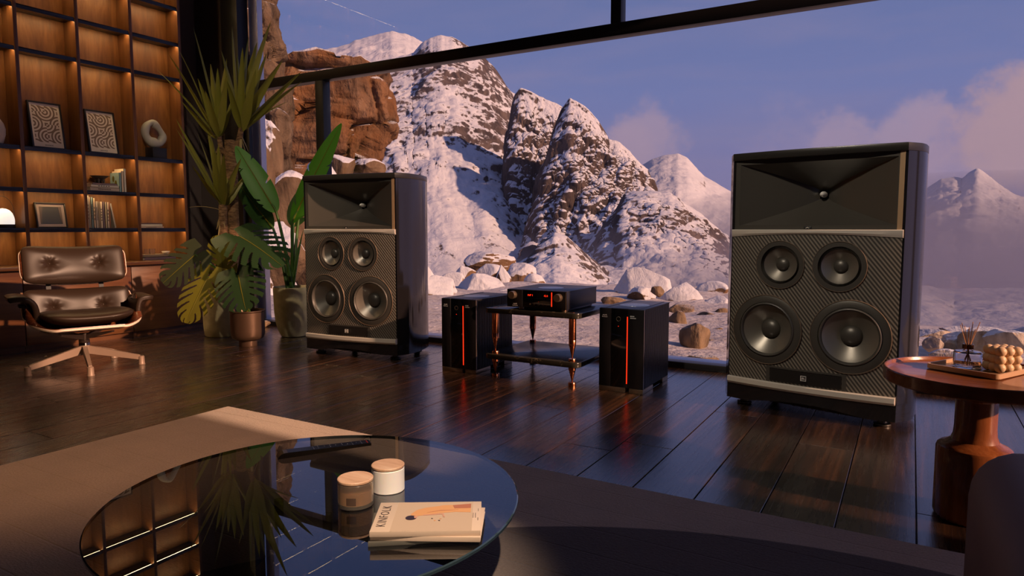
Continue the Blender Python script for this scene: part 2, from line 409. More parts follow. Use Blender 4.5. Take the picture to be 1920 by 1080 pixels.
def cabinets():
    ys = [1.67, 2.47, 3.27, 4.07]
    lab = ['low walnut cabinet at the window end of the shelving, behind the monstera', 'low walnut cabinet directly behind the black leather lounge chair', 'low walnut cabinet under the shelf with the dome lamp']
    for i, (a, b) in enumerate(zip(ys[:-1], ys[1:])):
        t = thing('low_cabinet', lab[2-i], 'cabinet', ((XC-5.9)/2, (a+b)/2, 0), 0, 'low cabinets under the wall shelves')
        w = b-a; dx = XC+5.9
        part('plinth', 'cab_wood', t, (-0.012, 0, 0.018), (dx-0.03, w-0.004, 0.036))
        part('body', 'cab_wood', t, (-0.012, 0, 0.315), (dx-0.024, w-0.002, 0.556))
        part('door', 'cab_wood', t, (dx/2-0.010, 0, 0.312), (0.020, w-0.006, 0.535), 0.0015)
    wt = part('worktop', 'cab_wood', None, ((XC-5.9)/2+0.006, 2.94, 0.6085), (XC+5.9+0.012, 2.54, 0.027), 0.003)
    tag(wt, 'long continuous walnut worktop lying on the low cabinets under the shelves', 'worktop')
cabinets()

# ------------------------------------------------------------------ rug
def rug():
    m = MT('wool_rug', (0.3, 0.23, 0.17), 0.95, spec=0.1, sheen=0.15)
    tc = m.n('ShaderNodeTexCoord'); sp = m.n('ShaderNodeSeparateXYZ'); m.l(tc.outputs['Object'], sp.inputs[0])
    v = m.coord((1, 1, 1)); n = m.noise(v, 150, 3, 0.6); nb = m.noise(v, 5, 3); nf = m.noise(m.coord((60, 190, 60)), 1.0, 3, 0.6)
    dx = m.math('ADD', sp.outputs['X'], -0.77); dy = m.math('ADD', sp.outputs['Y'], -0.19)
    r_ = m.math('SQRT', m.math('ADD', m.math('MULTIPLY', dx, dx), m.math('MULTIPLY', dy, dy)))
    ins = m.mr(r_, 1.802, 1.808, 1.0, 0.0)
    base = m.mix(m.mr(n, 0.3, 0.7), (0.46, 0.34, 0.235), (0.60, 0.455, 0.325))
    dark = m.mix(m.mr(n, 0.3, 0.7), (0.11, 0.082, 0.068), (0.16, 0.122, 0.10))
    c = m.mix(ins, base, dark); hsv = m.n('ShaderNodeHueSaturation'); m.l(c, hsv.inputs['Color']); m.l(m.mr(nb, 0.3, 0.7, 0.92, 1.08), hsv.inputs['Value']); m.col(hsv.outputs[0])
    # carved lines across the rug
    fr = m.math('ABSOLUTE', m.math('SUBTRACT', m.math('FRACT', m.math('DIVIDE', m.math('ADD', sp.outputs['Y'], 3.0), 0.1425)), 0.5))
    groove = m.mr(fr, 0.0, 0.03, 0.0, 1.0)
    m.bump(m.math('ADD', m.math('ADD', m.math('MULTIPLY', n, 0.6), nf), m.math('MULTIPLY', groove, 0.8)), 0.55, 0.006)
    M['rug'] = m.m
    bm = add_box(bm_new(), (0, 0, 0.0065), (4.4, 4.3, 0.013), bev=0.004)
    o = obj('rug', bm, 'rug', None); o.location = (-2.92+2.2, 2.18-2.15, 0)
    tag(o, 'large beige wool rug with a big dark brown round patch, on the dark floor', 'rug')
    return o
RUG = rug()
# ------------------------------------------------------------------ loudspeakers
simple('spk_gloss', (0.010, 0.009, 0.010), 0.10, spec=1.0)
simple('spk_front', (0.020, 0.018, 0.016), 0.28)
simple('spk_horn', (0.075, 0.068, 0.057), 0.30, metal=0.35, spec=0.9)
simple('spk_bronze', (0.42, 0.27, 0.15), 0.40, metal=0.3)
simple('spk_rim', (0.20, 0.145, 0.10), 0.40, metal=0.5)
simple('spk_silver', (0.60, 0.54, 0.46), 0.38, metal=0.25)
simple('spk_cone', (0.20, 0.18, 0.15), 0.36, metal=0.6)
simple('spk_ring', (0.085, 0.077, 0.066), 0.40, metal=0.5)
simple('spk_rubber', (0.05, 0.045, 0.038), 0.42)
simple('spk_dark', (0.014, 0.012, 0.011), 0.32)
simple('black_matte', (0.010, 0.010, 0.010), 0.55)
simple('white_print', (0.75, 0.73, 0.70), 0.5)
simple('chrome', (0.75, 0.73, 0.70), 0.12, metal=1.0)
simple('plug_silver', (0.80, 0.76, 0.70), 0.30, metal=0.2)
def carbon():
    m = MT('carbon_weave', (0.05, 0.045, 0.04), 0.36, spec=0.6)
    v = m.coord((1, 1, 1), (0, R(-52), 0)); w = m.n('ShaderNodeTexWave'); w.wave_type = 'BANDS'; w.bands_direction = 'Z'; w.inputs['Scale'].default_value = 22.0; m.l(v, w.inputs['Vector'])
    v2 = m.coord((1, 1, 1)); w2 = m.n('ShaderNodeTexWave'); w2.bands_direction = 'X'; w2.inputs['Scale'].default_value = 75.0; m.l(v2, w2.inputs['Vector'])
    f = m.math('MULTIPLY', m.mr(w.outputs['Fac'], 0.35, 0.75), m.mr(w2.outputs['Fac'], 0, 1, 0.55, 1.0))
    m.col(m.mix(f, (0.035, 0.030, 0.025), (0.22, 0.19, 0.15))); m.rough(m.mr(f, 0, 1, 0.45, 0.32)); m.bump(f, 0.35, 0.002)
    return m.m
M['carbon'] = carbon()

ROTX = Matrix.Rotation(PI/2, 4, 'X')     # lathe axis z -> -y (towards the listener)
def yf(x): return -0.030*(1 - min(1, abs(x)/0.385)**2)
def spk_outline(front_dy, cavity=False):
    xs = [-0.385 + 0.77*i/14 for i in range(15)]
    fr = [(x, yf(x)+front_dy) for x in xs]
    side = [(0.425, 0.075), (0.432, 0.13), (0.428, 0.22), (0.412, 0.32), (0.385, 0.41), (0.345, 0.48), (0.30, 0.51)]
    right = side; left = [(-a, b) for a, b in reversed(side)]
    if cavity: fr = [(-0.385, 0.004), (-cavity, 0.004), (-cavity, front_dy), (cavity, front_dy), (cavity, 0.004), (0.385, 0.004)]
    return fr + right + left
def driver(t, x, z, rad, small):
    y = yf(x); k = thingless = None
    tilt = Matrix.Translation((x, y, z)) @ Matrix.Rotation(-math.atan(0.060*x/0.385**2)*-1, 4, 'Z') @ ROTX
    def L(name, prof, mat, cap=False):
        o = obj(name, add_lathe(bm_new(), prof, 56, tilt, cap), mat, d, 40); return o
    d = obj('woofer' if not small else 'midrange_driver', add_lathe(bm_new(), [(rad*0.80, 0.004), (rad*0.985, 0.004), (rad, 0.002), (rad, -0.006)], 56, tilt, False), 'spk_ring', t, 40)
    L('rim', [(rad*0.985, 0.0035), (rad*0.992, 0.0062), (rad*1.004, 0.0062), (rad*1.012, 0.0005)], 'spk_rim')
    if small:
        pr = [(rad*0.80, 0.004), (rad*0.79, -0.004)]
        for i in range(3): pr += [(rad*(0.785-0.03*i), -0.006), (rad*(0.77-0.03*i), 0.001), (rad*(0.757-0.03*i), -0.006)]
        L('surround', pr, 'spk_rubber'); r1 = rad*0.69
    else:
        L('surround', [(rad*0.81, 0.004), (rad*0.80, -0.003), (rad*0.785, 0.004), (rad*0.765, 0.009), (rad*0.745, 0.010), (rad*0.725, 0.007), (rad*0.71, 0.0), (rad*0.70, -0.006)], 'spk_rubber'); r1 = rad*0.70
    dep = rad*0.30
    L('cone', [(r1*(1-i/10*0.64), -0.006 - dep*(i/10)**0.92) for i in range(11)] , 'spk_cone')
    rc = r1*0.40; zc = -0.006-dep*0.93
    L('dust_cap', [(rc*math.cos(a*PI/20), zc + rc*0.62*math.sin(a*PI/20)) for a in range(11)], 'spk_ring')
def speaker(loc, ang, label):
    t = thing('loudspeaker', label, 'loudspeaker', (loc[0], loc[1], 0), ang, 'pair of large floor standing loudspeakers')
    bm = bm_new()
    add_prism(bm, spk_outline(0.050, 0.3785), 0.115, 0.885); add_prism(bm, spk_outline(0.240, 0.3735), 0.885, 1.234)
    obj('cabinet', bm, 'spk_gloss', t, 30)
    obj('top_panel', add_prism(bm_new(), spk_outline(-0.006), 1.234, 1.270, 0.004), 'spk_front', t, 30)
    # skirt with an arched lower edge
    bm = bm_new(); out = spk_outline(-0.004); n = 15
    t2 = bmesh.new(); lo = []; hi = []
    for (x, y) in out:
        zb = 0.037 + (0.026*max(0, 1-(x/0.26)**2) if y < 0.03 else 0.0)
        lo.append(t2.verts.new((x, y, zb))); hi.append(t2.verts.new((x, y, 0.116)))
    for i in range(len(out)): j = (i+1) % len(out); t2.faces.new((lo[i], lo[j], hi[j], hi[i]))
    t2.faces.new(hi); t2.faces.new(lo); bmesh.ops.recalc_face_normals(t2, faces=t2.faces); merge(bm, t2)
    obj('skirt', bm, 'spk_gloss', t, 30)
    gb = add_grid(bm_new(), lambda a, b: (-0.378+0.756*a, yf(-0.378+0.756*a), 0.148+0.728*b), 120, 116, 0.0)
    holes = [(s*0.133, 0.725, 0.115*0.965) for s in (-1, 1)] + [(s*0.188, 0.405, 0.170*0.965) for s in (-1, 1)]
    bmesh.ops.delete(gb, geom=[f for f in gb.faces if any(math.hypot(f.calc_center_median().x-x, f.calc_center_median().z-z) < r_ for x, z, r_ in holes)], context='FACES')
    obj('grille_panel', gb, 'carbon', t, 30)
    # silver bars
    def bar(z0, z1, arch, pr):
        bm = bm_new(); bv = bmesh.new(); rg = []
        for i in range(17):
            x = -0.380+0.76*i/16; u = 1-(x/0.38)**2; y = yf(x)
            za, zb = z0+arch*u, z1
            rg.append([bv.verts.new(p) for p in ((x, y+0.03, za), (x, y-pr*0.35, za), (x, y-pr, (za*2+zb)/3), (x, y-pr, zb-0.003), (x, y-pr+0.004, zb), (x, y+0.03, zb))])
        for a, b in zip(rg[:-1], rg[1:]):
            for k in range(6): bv.faces.new((a[k], a[(k+1) % 6], b[(k+1) % 6], b[k]))
        bv.faces.new(rg[0]); bv.faces.new(rg[-1]); bmesh.ops.recalc_face_normals(bv, faces=bv.faces); merge(bm, bv); return bm
    obj('silver_bar', bar(0.858, 0.894, 0.014, 0.010), 'spk_silver', t, 30)
    obj('silver_bar', bar(0.113, 0.150, 0.0, 0.020), 'spk_silver', t, 30)
    # horn
    def wall(side):
        def f(a, b):
            w = 0.020 + 0.330*b**1.25; h = 0.020 + 0.131*b**1.02; y = 0.185*(1-b)**0.9 + 0.004
            s = 2*a-1
            if side in ('l', 'r'): x = w*(1 if side == 'r' else -1); z = h*s
            else: x = w*s; z = h*(1 if side == 't' else -1)
            return (x, y, 1.064+z)
        return f
    h = obj('horn', add_grid(bm_new(), wall('t'), 6, 18), 'spk_horn', t, 30)
    for sd_ in 'blr': obj('horn_wall', add_grid(bm_new(), wall(sd_), 6, 18), 'spk_horn', h, 50)
    bm = bm_new()
    for (x0, x1, z0, z1) in ((-0.372, 0.372, 1.213, 1.234), (-0.372, 0.372, 0.894, 0.915), (-0.372, -0.348, 0.915, 1.213), (0.348, 0.354, 0.915, 1.213)):
        n = 12 if x1-x0 > 0.1 else 1
        add_grid(bm, lambda a, b: (x0+(x1-x0)*a, 0.004, z0+(z1-z0)*b), n, 1)
    obj('horn_frame', bm, 'spk_horn', t, 30)
    obj('bronze_trim', add_box(bm_new(), (0.3635, 0.010, 1.064), (0.020, 0.016, 0.340)), 'spk_bronze', t)
    obj('throat_plug', add_lathe(bm_new(), [(0.0, 0.030), (0.006, 0.027), (0.011, 0.018), (0.0145, 0.004), (0.016, -0.02)], 24, Matrix.Translation((0, 0.165, 1.064)) @ ROTX), 'plug_silver', t, 60)
    bd = part('badge', 'black_matte', t, (-0.02, 0.002, 0.903), (0.036, 0.006, 0.012), 0.002)
    obj('badge_arrow', add_prism(bm_new(), [(-0.010, -0.003), (0, 0.003), (0.010, -0.003), (0.005, -0.003), (0, 0.0), (-0.005, -0.003)], 0, 0.001, mat=Matrix.Translation((-0.02, -0.0012, 0.903)) @ ROTX), 'spk_silver', bd)
    for s in (-1, 1):
        driver(t, 0.133*s, 0.725, 0.115, True); driver(t, 0.188*s, 0.405, 0.170, False)
    # control panel in a shallow recess frame
    p = obj('control_panel', add_grid(bm_new(), lambda a, b: (-0.162+0.324*a, yf(-0.162+0.324*a)-0.006, 0.158+0.060*b), 8, 1, 0.010), 'spk_dark', t)
    bm = bm_new()
    for (x0, x1, z0, z1) in ((-0.182, 0.182, 0.220, 0.229), (-0.182, -0.165, 0.152, 0.220), (0.165, 0.182, 0.152, 0.220)):
        add_grid(bm, lambda a, b: (x0+(x1-x0)*a, yf(x0+(x1-x0)*a)-0.0035, z0+(z1-z0)*b), 8, 1, 0.006)
    obj('panel_frame', bm, 'spk_ring', p)
    lg = bm_new()
    for (x, z, w, h) in ((0, 0.2015, 0.026, 0.002), (0.012, 0.190, 0.002, 0.024)): add_box(lg, (x, -0.0480, z), (w, 0.003, h))
    for (x, z, w, h) in ((0, 0.1795, 0.026, 0.002), (-0.012, 0.190, 0.002, 0.024)): add_box(lg, (x, -0.0480, z), (w, 0.003, h))
    obj('logo_frame', lg, 'plug_silver', p)
    text_mesh('JBL', 0.0135, 'plug_silver', p, (0, -0.0485, 0.190), (PI/2, 0, 0), 'logo_letters', 0.0008)
    for (x, y) in ((-0.32, 0.07), (0.32, 0.07), (-0.28, 0.42), (0.28, 0.42)):
        obj('foot', add_lathe(bm_new(), [(0.030, 0.0), (0.036, 0.002), (0.036, 0.010), (0.022, 0.012), (0.020, 0.038)], 24, Matrix.Translation((x, y, 0))), 'spk_ring', t)
    return t
speaker((-0.408, 3.492), R(-9.1), 'black floor standing loudspeaker with horn and four drivers beside the round side table')
speaker((-3.365, 3.520), R(6.8), 'black floor standing loudspeaker with horn and four drivers beside the potted plants')

# ------------------------------------------------------------------ amplifiers
simple('amp_black', (0.010, 0.009, 0.010), 0.30)
simple('amp_glass', (0.004, 0.004, 0.004), 0.06, coat=1.0)
simple('amp_side', (0.022, 0.019, 0.021), 0.40)
simple('amp_top', (0.028, 0.024, 0.028), 0.32)
simple('champagne', (0.42, 0.30, 0.20), 0.30, metal=0.85)
simple('red_light', (0.5, 0.02, 0.005), 0.4, emit=(1.0, 0.030, 0.006), es=1.5)
simple('red_dim', (0.3, 0.02, 0.005), 0.4, emit=(1.0, 0.035, 0.008), es=0.35)
def mesh_disc():
    m = MT('perforated_vent', (0.5, 0.5, 0.5), 0.35, metal=0.8)
    v = m.coord((1, 1, 1)); vo = m.n('ShaderNodeTexVoronoi'); vo.inputs['Scale'].default_value = 260; vo.inputs['Randomness'].default_value = 0.0; m.l(v, vo.inputs['Vector'])
    m.col(m.mix(m.mr(vo.outputs['Distance'], 0.25, 0.4), (0.03, 0.03, 0.03), (0.75, 0.74, 0.72))); return m.m
M['vent'] = mesh_disc()
def monoblock(loc, label):
    W, D, H = 0.258, 0.450, 0.462
    t = thing('power_amplifier', label, 'amplifier', (loc[0], loc[1], 0), 0, 'pair of black tower power amplifiers')
    part('body', 'amp_side', t, (0, D/2+0.012, 0.026+(H-0.026)/2), (W-0.014, D-0.02, H-0.026), 0.003)
    part('front_panel', 'amp_black', t, (-W/2+0.034, 0.006, 0.026+(H-0.026)/2), (0.068, 0.020, H-0.026), 0.0015)
    part('front_panel', 'amp_black', t, (W/2-0.046, 0.006, 0.026+(H-0.026)/2), (0.092, 0.020, H-0.026), 0.0015)
    part('glass_panel', 'amp_glass', t, (-0.0115, 0.010, 0.026+(H-0.026)/2), (0.098, 0.020, H-0.030), 0.001)
    part('corner_trim', 'champagne', t, (W/2-0.0012, 0.001, 0.026+(H-0.026)/2), (0.003, 0.006, H-0.03))
    part('light_bar', 'red_light', t, (0.0350, -0.0035, 0.235), (0.0046, 0.004, 0.370))
    ring = obj('power_button', add_tube(bm_new(), [(0.012*math.cos(a*PI/12)-0.018, -0.0006, 0.405+0.012*math.sin(a*PI/12)) for a in range(24)], 0.0009, 6, closed=True), 'champagne', t)
    part('status_light', 'red_light', t, (-0.018, 0.0, 0.365), (0.003, 0.003, 0.003))
    text_mesh('mark', 0.0125, 'white_print', t, (-W/2+0.032, -0.0046, 0.424), (PI/2, 0, 0), 'lettering')
    text_mesh('levinson', 0.0095, 'white_print', t, (-W/2+0.032, -0.0046, 0.414), (PI/2, 0, 0), 'lettering')
    bm = bm_new()
    for k in range(4): add_box(bm, (0.053+0.0062*k, -0.0046, 0.424), (0.0042, 0.0006, 0.0056))
    for k in range(6): add_box(bm, (0.053+0.0056*k, -0.0046, 0.414), (0.0038, 0.0006, 0.0050))
    obj('small_print', bm, 'white_print', t, 0)
    for s in (-1, 1):
        bm = bm_new()
        for i in range(26): add_box(bm, (s*(W/2-0.006), 0.030+i*0.0160, 0.026+(H-0.026)/2), (0.012, 0.009, H-0.030))
        obj('cooling_fins', bm, 'amp_side', t, 0)
    part('top_plate', 'amp_top', t, (0, D/2+0.004, H-0.0015), (W-0.004, D, 0.006), 0.0015)
    obj('vent', add_lathe(bm_new(), [(0.0, 0.0024), (0.079, 0.0024), (0.084, 0.0016), (0.085, 0)], 48, Matrix.Translation((0, 0.200, H+0.0010))), 'vent', t)
    for x in (-0.062, 0.062): part('top_trim', 'amp_side', t, (x*1.55, D/2, H+0.0022), (0.004, D-0.03, 0.0015))
    bm = bm_new(); add_box(bm, (-0.050, 0.035, 0.013), (W*0.60, 0.080, 0.026), bev=0.002); obj('plinth', bm, 'champagne', t)
    part('plinth', 'champagne', t, (W/2-0.040, 0.080, 0.013), (0.080, 0.170, 0.026), 0.002)
    part('rear_foot', 'champagne', t, (0, D-0.06, 0.013), (W-0.004, 0.10, 0.026), 0.002)
    return t
monoblock((-1.351, 3.500), 'black tower power amplifier with red light bar between rack and the side-table loudspeaker')
monoblock((-2.416, 3.478), 'black tower power amplifier with red light bar between plant-side loudspeaker and copper legged rack')

# ------------------------------------------------------------------ rack
simple('copper', (0.72, 0.26, 0.12), 0.24, metal=1.0)
def stone():
    m = MT('black_marble', (0.03, 0.028, 0.022), 0.22)
    v = m.coord((1, 1, 1)); n = m.noise(v, 3.2, 6, 0.6, 1.6); n2 = m.noise(v, 9, 5, 0.6)
    vein = m.math('MULTIPLY', m.mr(m.math('ABSOLUTE', m.math('SUBTRACT', n, 0.5)), 0.0, 0.012, 1.0, 0.0), m.mr(n2, 0.5, 0.62))
    m.col(m.mix(vein, (0.030, 0.027, 0.020), (0.45, 0.34, 0.20))); return m.m
M['stone'] = stone()
def rr(x0, x1, y0, y1, r, n=6):
    pts = []
    for cx, cy, a0 in ((x1-r, y0+r, -PI/2), (x1-r, y1-r, 0), (x0+r, y1-r, PI/2), (x0+r, y0+r, PI)):
        for i in range(n+1): a = a0 + PI/2*i/n; pts.append((cx+r*math.cos(a), cy+r*math.sin(a)))
    return pts
def rack():
    t = thing('equipment_rack', 'two tier black marble rack on copper spike legs between the amplifiers', 'rack', (-1.905, 3.740, 0))
    for z in (0.392, 0.112): obj('shelf', add_prism(bm_new(), rr(-0.315, 0.315, -0.285, 0.285, 0.040), z, z+0.030, 0.004), 'stone', t)
    for (x, y) in ((-0.258, -0.238), (0.258, -0.238), (-0.258, 0.238), (0.258, 0.238)):
        l = obj('leg', add_lathe(bm_new(), [(0.0215, 0.392), (0.0215, 0.268), (0.0208, 0.267), (0.0208, 0.265), (0.0215, 0.264), (0.0215, 0.235), (0.0185, 0.232), (0.0175, 0.222), (0.0150, 0.214), (0.0025, 0.156)], 28, Matrix.Translation((x, y, 0))), 'copper', t)
        obj('spike_cup', add_lathe(bm_new(), [(0.0215, 0.142), (0.0215, 0.153), (0.0195, 0.157), (0.006, 0.157)], 28, Matrix.Translation((x, y, 0))), 'copper', l)
        obj('spike', add_lathe(bm_new(), [(0.0215, 0.112), (0.0215, 0.092), (0.0185, 0.088), (0.0165, 0.078), (0.0150, 0.072), (0.0025, 0.020)], 28, Matrix.Translation((x, y, 0))), 'copper', l)
        obj('floor_cup', add_lathe(bm_new(), [(0.0225, 0.0), (0.0225, 0.015), (0.0205, 0.0195), (0.004, 0.0195)], 28, Matrix.Translation((x, y, 0))), 'copper', l)
        obj('leg_cap', add_lathe(bm_new(), [(0.014, 0.422), (0.014, 0.4235), (0.004, 0.4238)], 20, Matrix.Translation((x, y, 0))), 'copper', l)
rack()
def integrated():
    t = thing('integrated_amplifier', 'black integrated amplifier with red display and champagne knobs on the marble rack', 'amplifier', (-1.872, 3.485, 0.422))
    W, D, H = 0.392, 0.425, 0.118; z0 = 0.014
    part('base', 'amp_top', t, (0.03, 0.20, 0.009), (0.31, 0.36, 0.012), 0.002)
    for (x, y) in ((0.165, 0.03), (-0.11, 0.03), (0.165, 0.37), (-0.11, 0.37)): obj('foot', add_lathe(bm_new(), [(0.017, 0.0), (0.019, 0.002), (0.019, 0.013), (0.017, 0.015)], 20, Matrix.Translation((x, y, 0))), 'champagne', t)
    part('body', 'amp_side', t, (0.0, D/2+0.012, z0+(H-z0)/2), (W-0.006, D-0.018, H-z0-0.002), 0.002)
    part('front_panel', 'amp_black', t, (-W/2+0.052, 0.006, z0+(H-z0)/2), (0.104, 0.020, H-z0), 0.002)
    part('front_panel', 'amp_black', t, (W/2-0.048, 0.006, z0+(H-z0)/2), (0.096, 0.020, H-z0), 0.002)
    part('display', 'amp_glass', t, (0.004, 0.009, z0+(H-z0)/2), (0.190, 0.018, H-z0-0.004), 0.001)
    part('light_bar', 'red_light', t, (0.1015, -0.0042, z0+0.056), (0.0048, 0.003, 0.082))
    part('corner_trim', 'champagne', t, (W/2-0.004, -0.0046, z0+(H-z0)/2), (0.003, 0.002, H-z0-0.006))
    text_mesh('INP 1', 0.0155, 'red_light', t, (-0.040, -0.0006, 0.088), (PI/2, 0, 0), 'display_digits', 0.0003)
    text_mesh('42.0', 0.0155, 'red_light', t, (0.062, -0.0006, 0.088), (PI/2, 0, 0), 'display_digits', 0.0003)
    part('status_light', 'red_dim', t, (0.014, -0.0004, 0.052), (0.0025, 0.002, 0.0025))
    for i, x in enumerate((-0.042, -0.014, 0.014, 0.042, 0.066)):
        obj('button', add_tube(bm_new(), [((0.0052 if i == 2 else 0.0042)*math.cos(a*PI/8)+x, -0.0006, 0.036+0.0045*math.sin(a*PI/8)) for a in range(16)], 0.0006, 5, closed=True), 'champagne', t)
    text_mesh('mark', 0.0125, 'white_print', t, (-W/2+0.055, -0.0046, 0.034), (PI/2, 0, 0), 'lettering')
    text_mesh('levinson', 0.0105, 'white_print', t, (-W/2+0.055, -0.0046, 0.024), (PI/2, 0, 0), 'lettering')
    for x, z in ((-W/2+0.045, 0.086), (W/2-0.048, 0.083)):
        obj('knob', add_lathe(bm_new(), [(0.0, 0.030), (0.020, 0.030), (0.0225, 0.028), (0.0235, 0.024), (0.0235, 0.0), (0.026, -0.002)], 36, Matrix.Translation((x, -0.004, z)) @ ROTX), 'champagne', t)
    part('top_plate', 'amp_top', t, (0.0, D/2+0.002, H-0.001), (W, D+0.004, 0.005), 0.0012)
    obj('vent', add_lathe(bm_new(), [(0.0, 0.0020), (0.072, 0.0020), (0.076, 0.0012), (0.077, 0)], 48, Matrix.Translation((0.0, 0.185, H+0.0014))), 'vent', t)
integrated()

# ------------------------------------------------------------------ lounge chair
simple('leather', (0.030, 0.018, 0.012), 0.36, spec=0.22)
simple('chair_alu', (0.26, 0.18, 0.13), 0.45, metal=0.15)
simple('ply_edge', (0.80, 0.64, 0.50), 0.5)
M['rosewood'] = wood('rosewood_shell', (0.06, 0.018, 0.008), (0.12, 0.035, 0.014), (0.18, 0.06, 0.024), (5, 14, 14), 0.25, coat=0.4, rnd=0.0)
def sgnpow(c, e): return math.copysign(abs(c)**e, c)
def sq(th, n=5.0):
    c, s_ = math.cos(th), math.sin(th); r_ = (abs(c)**n + abs(s_)**n)**(-1/n); return c*r_, s_*r_
def cushion(bm, w, h, d, bend, tufts, place, n=9.0, k=2.6, nu=160, nv=150):
    """rounded pad: width x, height z, thickness y; front is -y; place maps a local point to chair space"""
    def f(a, b):
        th = a*2*PI; cx, cz = sq(th, n)
        s_ = 1-abs(2*b-1); rho = math.sin(s_*PI/2); sg = -1 if b < 0.5 else 1
        x = w/2*cx*rho; z = h/2*cz*rho; y = sg*d/2*max(0.0, 1-rho**k)**(0.55)
        if sg < 0:
            fr = min(1.0, (1-rho)*6)
            for (tx, tz) in tufts:
                dx, dz = x-tx, z-tz; r_ = math.hypot(dx, dz); an = math.atan2(dz, dx)
                dep = 0.018*math.exp(-(r_/0.018)**2) + 0.010*math.exp(-(r_/0.060)**2)
                wr = 0.0016*math.cos(7*an + tx*9)*math.exp(-((r_-0.030)/0.018)**2)
                y += (dep + wr)*fr
        y -= bend*(x/(w/2))**2
        return place(x, y, z)
    return add_grid(bm, f, nu, nv, closed_u=True)
def lounge_chair():
    t = thing('lounge_chair', 'black tufted leather lounge chair with plywood shells and metal star base', 'chair', (-4.60, 2.38, 0), R(-19.0-90+180))
    # local: -y is the front of the chair
    def tilt(cz, cy, ang):
        c, s = math.cos(ang), math.sin(ang)
        return lambda x, y, z: (x, cy + y*c + z*s, cz - y*s + z*c)
    # ---- head section and back section: shell, edge, cushion, buttons
    for (w, h, d, cz, cy, ang, tz, nm) in ((0.575, 0.255, 0.100, 0.655, 0.240, R(18), 0.006, 'headrest'), (0.595, 0.225, 0.105, 0.392, 0.170, R(14), -0.010, 'backrest')):
        P = tilt(cz, cy, ang)
        tf = [(-0.140, tz), (0.140, tz)]
        c = obj(nm, cushion(bm_new(), w, h, d, 0.050, tf, P), 'leather', t, 60)
        def sh(a, b, off=0.0):
            cx, cz_ = sq(a*2*PI, 6.0); x = (w/2+0.011)*cx*b; z = (h/2-0.010)*cz_*b
            return P(x, d/2*0.70 + 0.014 - 0.080*(abs(x)/(w/2))**2.4 + off, z)
        obj(nm+'_shell', add_grid(bm_new(), sh, 64, 10, 0.010, closed_u=True), 'rosewood', t, 50)
        obj('shell_edge', add_tube(bm_new(), [sh(i/64, 1.0, 0.005) for i in range(64)], 0.0052, 6, closed=True), 'ply_edge', t, 60)
        for tx, tzz in tf:
            p = P(tx, -d/2*0.80+0.026 - 0.05*(tx/(w/2))**2, tzz); b = bm_new(); add_sphere(b, p, 0.0095, 12, 8); obj('button', b, 'leather', c, 60)
    for x in (-0.15, 0.15):
        obj('back_brace', add_grid(bm_new(), lambda a, b: (x-0.014+0.028*a, 0.212+0.045*b, 0.42+0.22*b), 1, 6, 0.008), 'black_matte', t)
    # ---- seat shell
    def seat(a, b):
        s = 2*a-1; q = abs(s); sg = 1 if s > 0 else -1
        x = sg*(0.335*q if q < 0.6 else 0.201 + 0.100*math.sin((q-0.6)/0.4*PI/2))
        rise = max(0, (q-0.55)/0.45)
        yfr = -0.335 + 0.215*rise**1.3
        y = yfr + (0.235-yfr)*b
        ramp = min(1, b/0.22) if rise > 0 else 1
        z = 0.292 - 0.062*math.sin(min(1, b*1.3)*PI/2) + 0.195*rise**1.7*(0.22+0.78*ramp) + 0.09*max(0, b-0.75)/0.25*(1-0.3*rise)
        return (x, y, z)
    obj('seat_shell', add_grid(bm_new(), seat, 48, 20, 0.012), 'rosewood', t, 50)
    obj('shell_edge', add_tube(bm_new(), [seat(i/48, 0.0) for i in range(49)], 0.0078, 6), 'ply_edge', t, 60)
    # ---- seat cushion
    def sc(x, y, z):     # pad space: x across, z -> depth, y thickness (front -y = top)
        yy = -z - 0.055; s = abs(x)/0.26
        zz = 0.325 - y + 0.030*s**2.5 - 0.030*(yy+0.055)/0.29 + 0.012*math.exp(-((yy+0.05)/0.16)**2)
        return (x*1.0, yy, zz)
    obj('seat_cushion', cushion(bm_new(), 0.500, 0.580, 0.100, 0.0, [], sc, 5.0, 3.5), 'leather', t, 60)
    # ---- armrests
    for s in (-1, 1):
        path = catmull([(0.272, 0, 0.335), (0.278, 0, 0.40), (0.292, 0, 0.440), (0.324, 0, 0.458), (0.365, 0, 0.460), (0.388, 0, 0.454)], 5)
        def arm(a, b):
            p = path[min(len(path)-1, int(round(a*(len(path)-1))))]
            w = 0.145*(1-0.10*abs(2*a-1)**3)
            return (s*p.x, -0.015 + w*(2*b-1), p.z + 0.0)
        bm = add_grid(bm_new(), arm, len(path)-1, 8, 0.034 if s > 0 else -0.034)
        bmesh.ops.bevel(bm, geom=[e for e in bm.edges if len(e.link_faces) == 2 and e.calc_face_angle(0) > 0.9], offset=0.011, segments=3, profile=0.5, affect='EDGES')
        obj('armrest', bm, 'leather', t, 50)
        obj('armrest_support', add_box(bm_new(), (s*0.310, 0.0, 0.424), (0.05, 0.09, 0.02), bev=0.004), 'black_matte', t)
    # ---- swivel base
    obj('hub', add_lathe(bm_new(), [(0.026, 0.225), (0.026, 0.185), (0.031, 0.182), (0.031, 0.165)], 28), 'chair_alu', t)
    obj('hub_ring', add_lathe(bm_new(), [(0.029, 0.165), (0.0315, 0.163), (0.0315, 0.147), (0.029, 0.145)], 28), 'chrome', t)
    obj('hub_socket', add_lathe(bm_new(), [(0.030, 0.146), (0.030, 0.090), (0.026, 0.084)], 28), 'chair_alu', t)
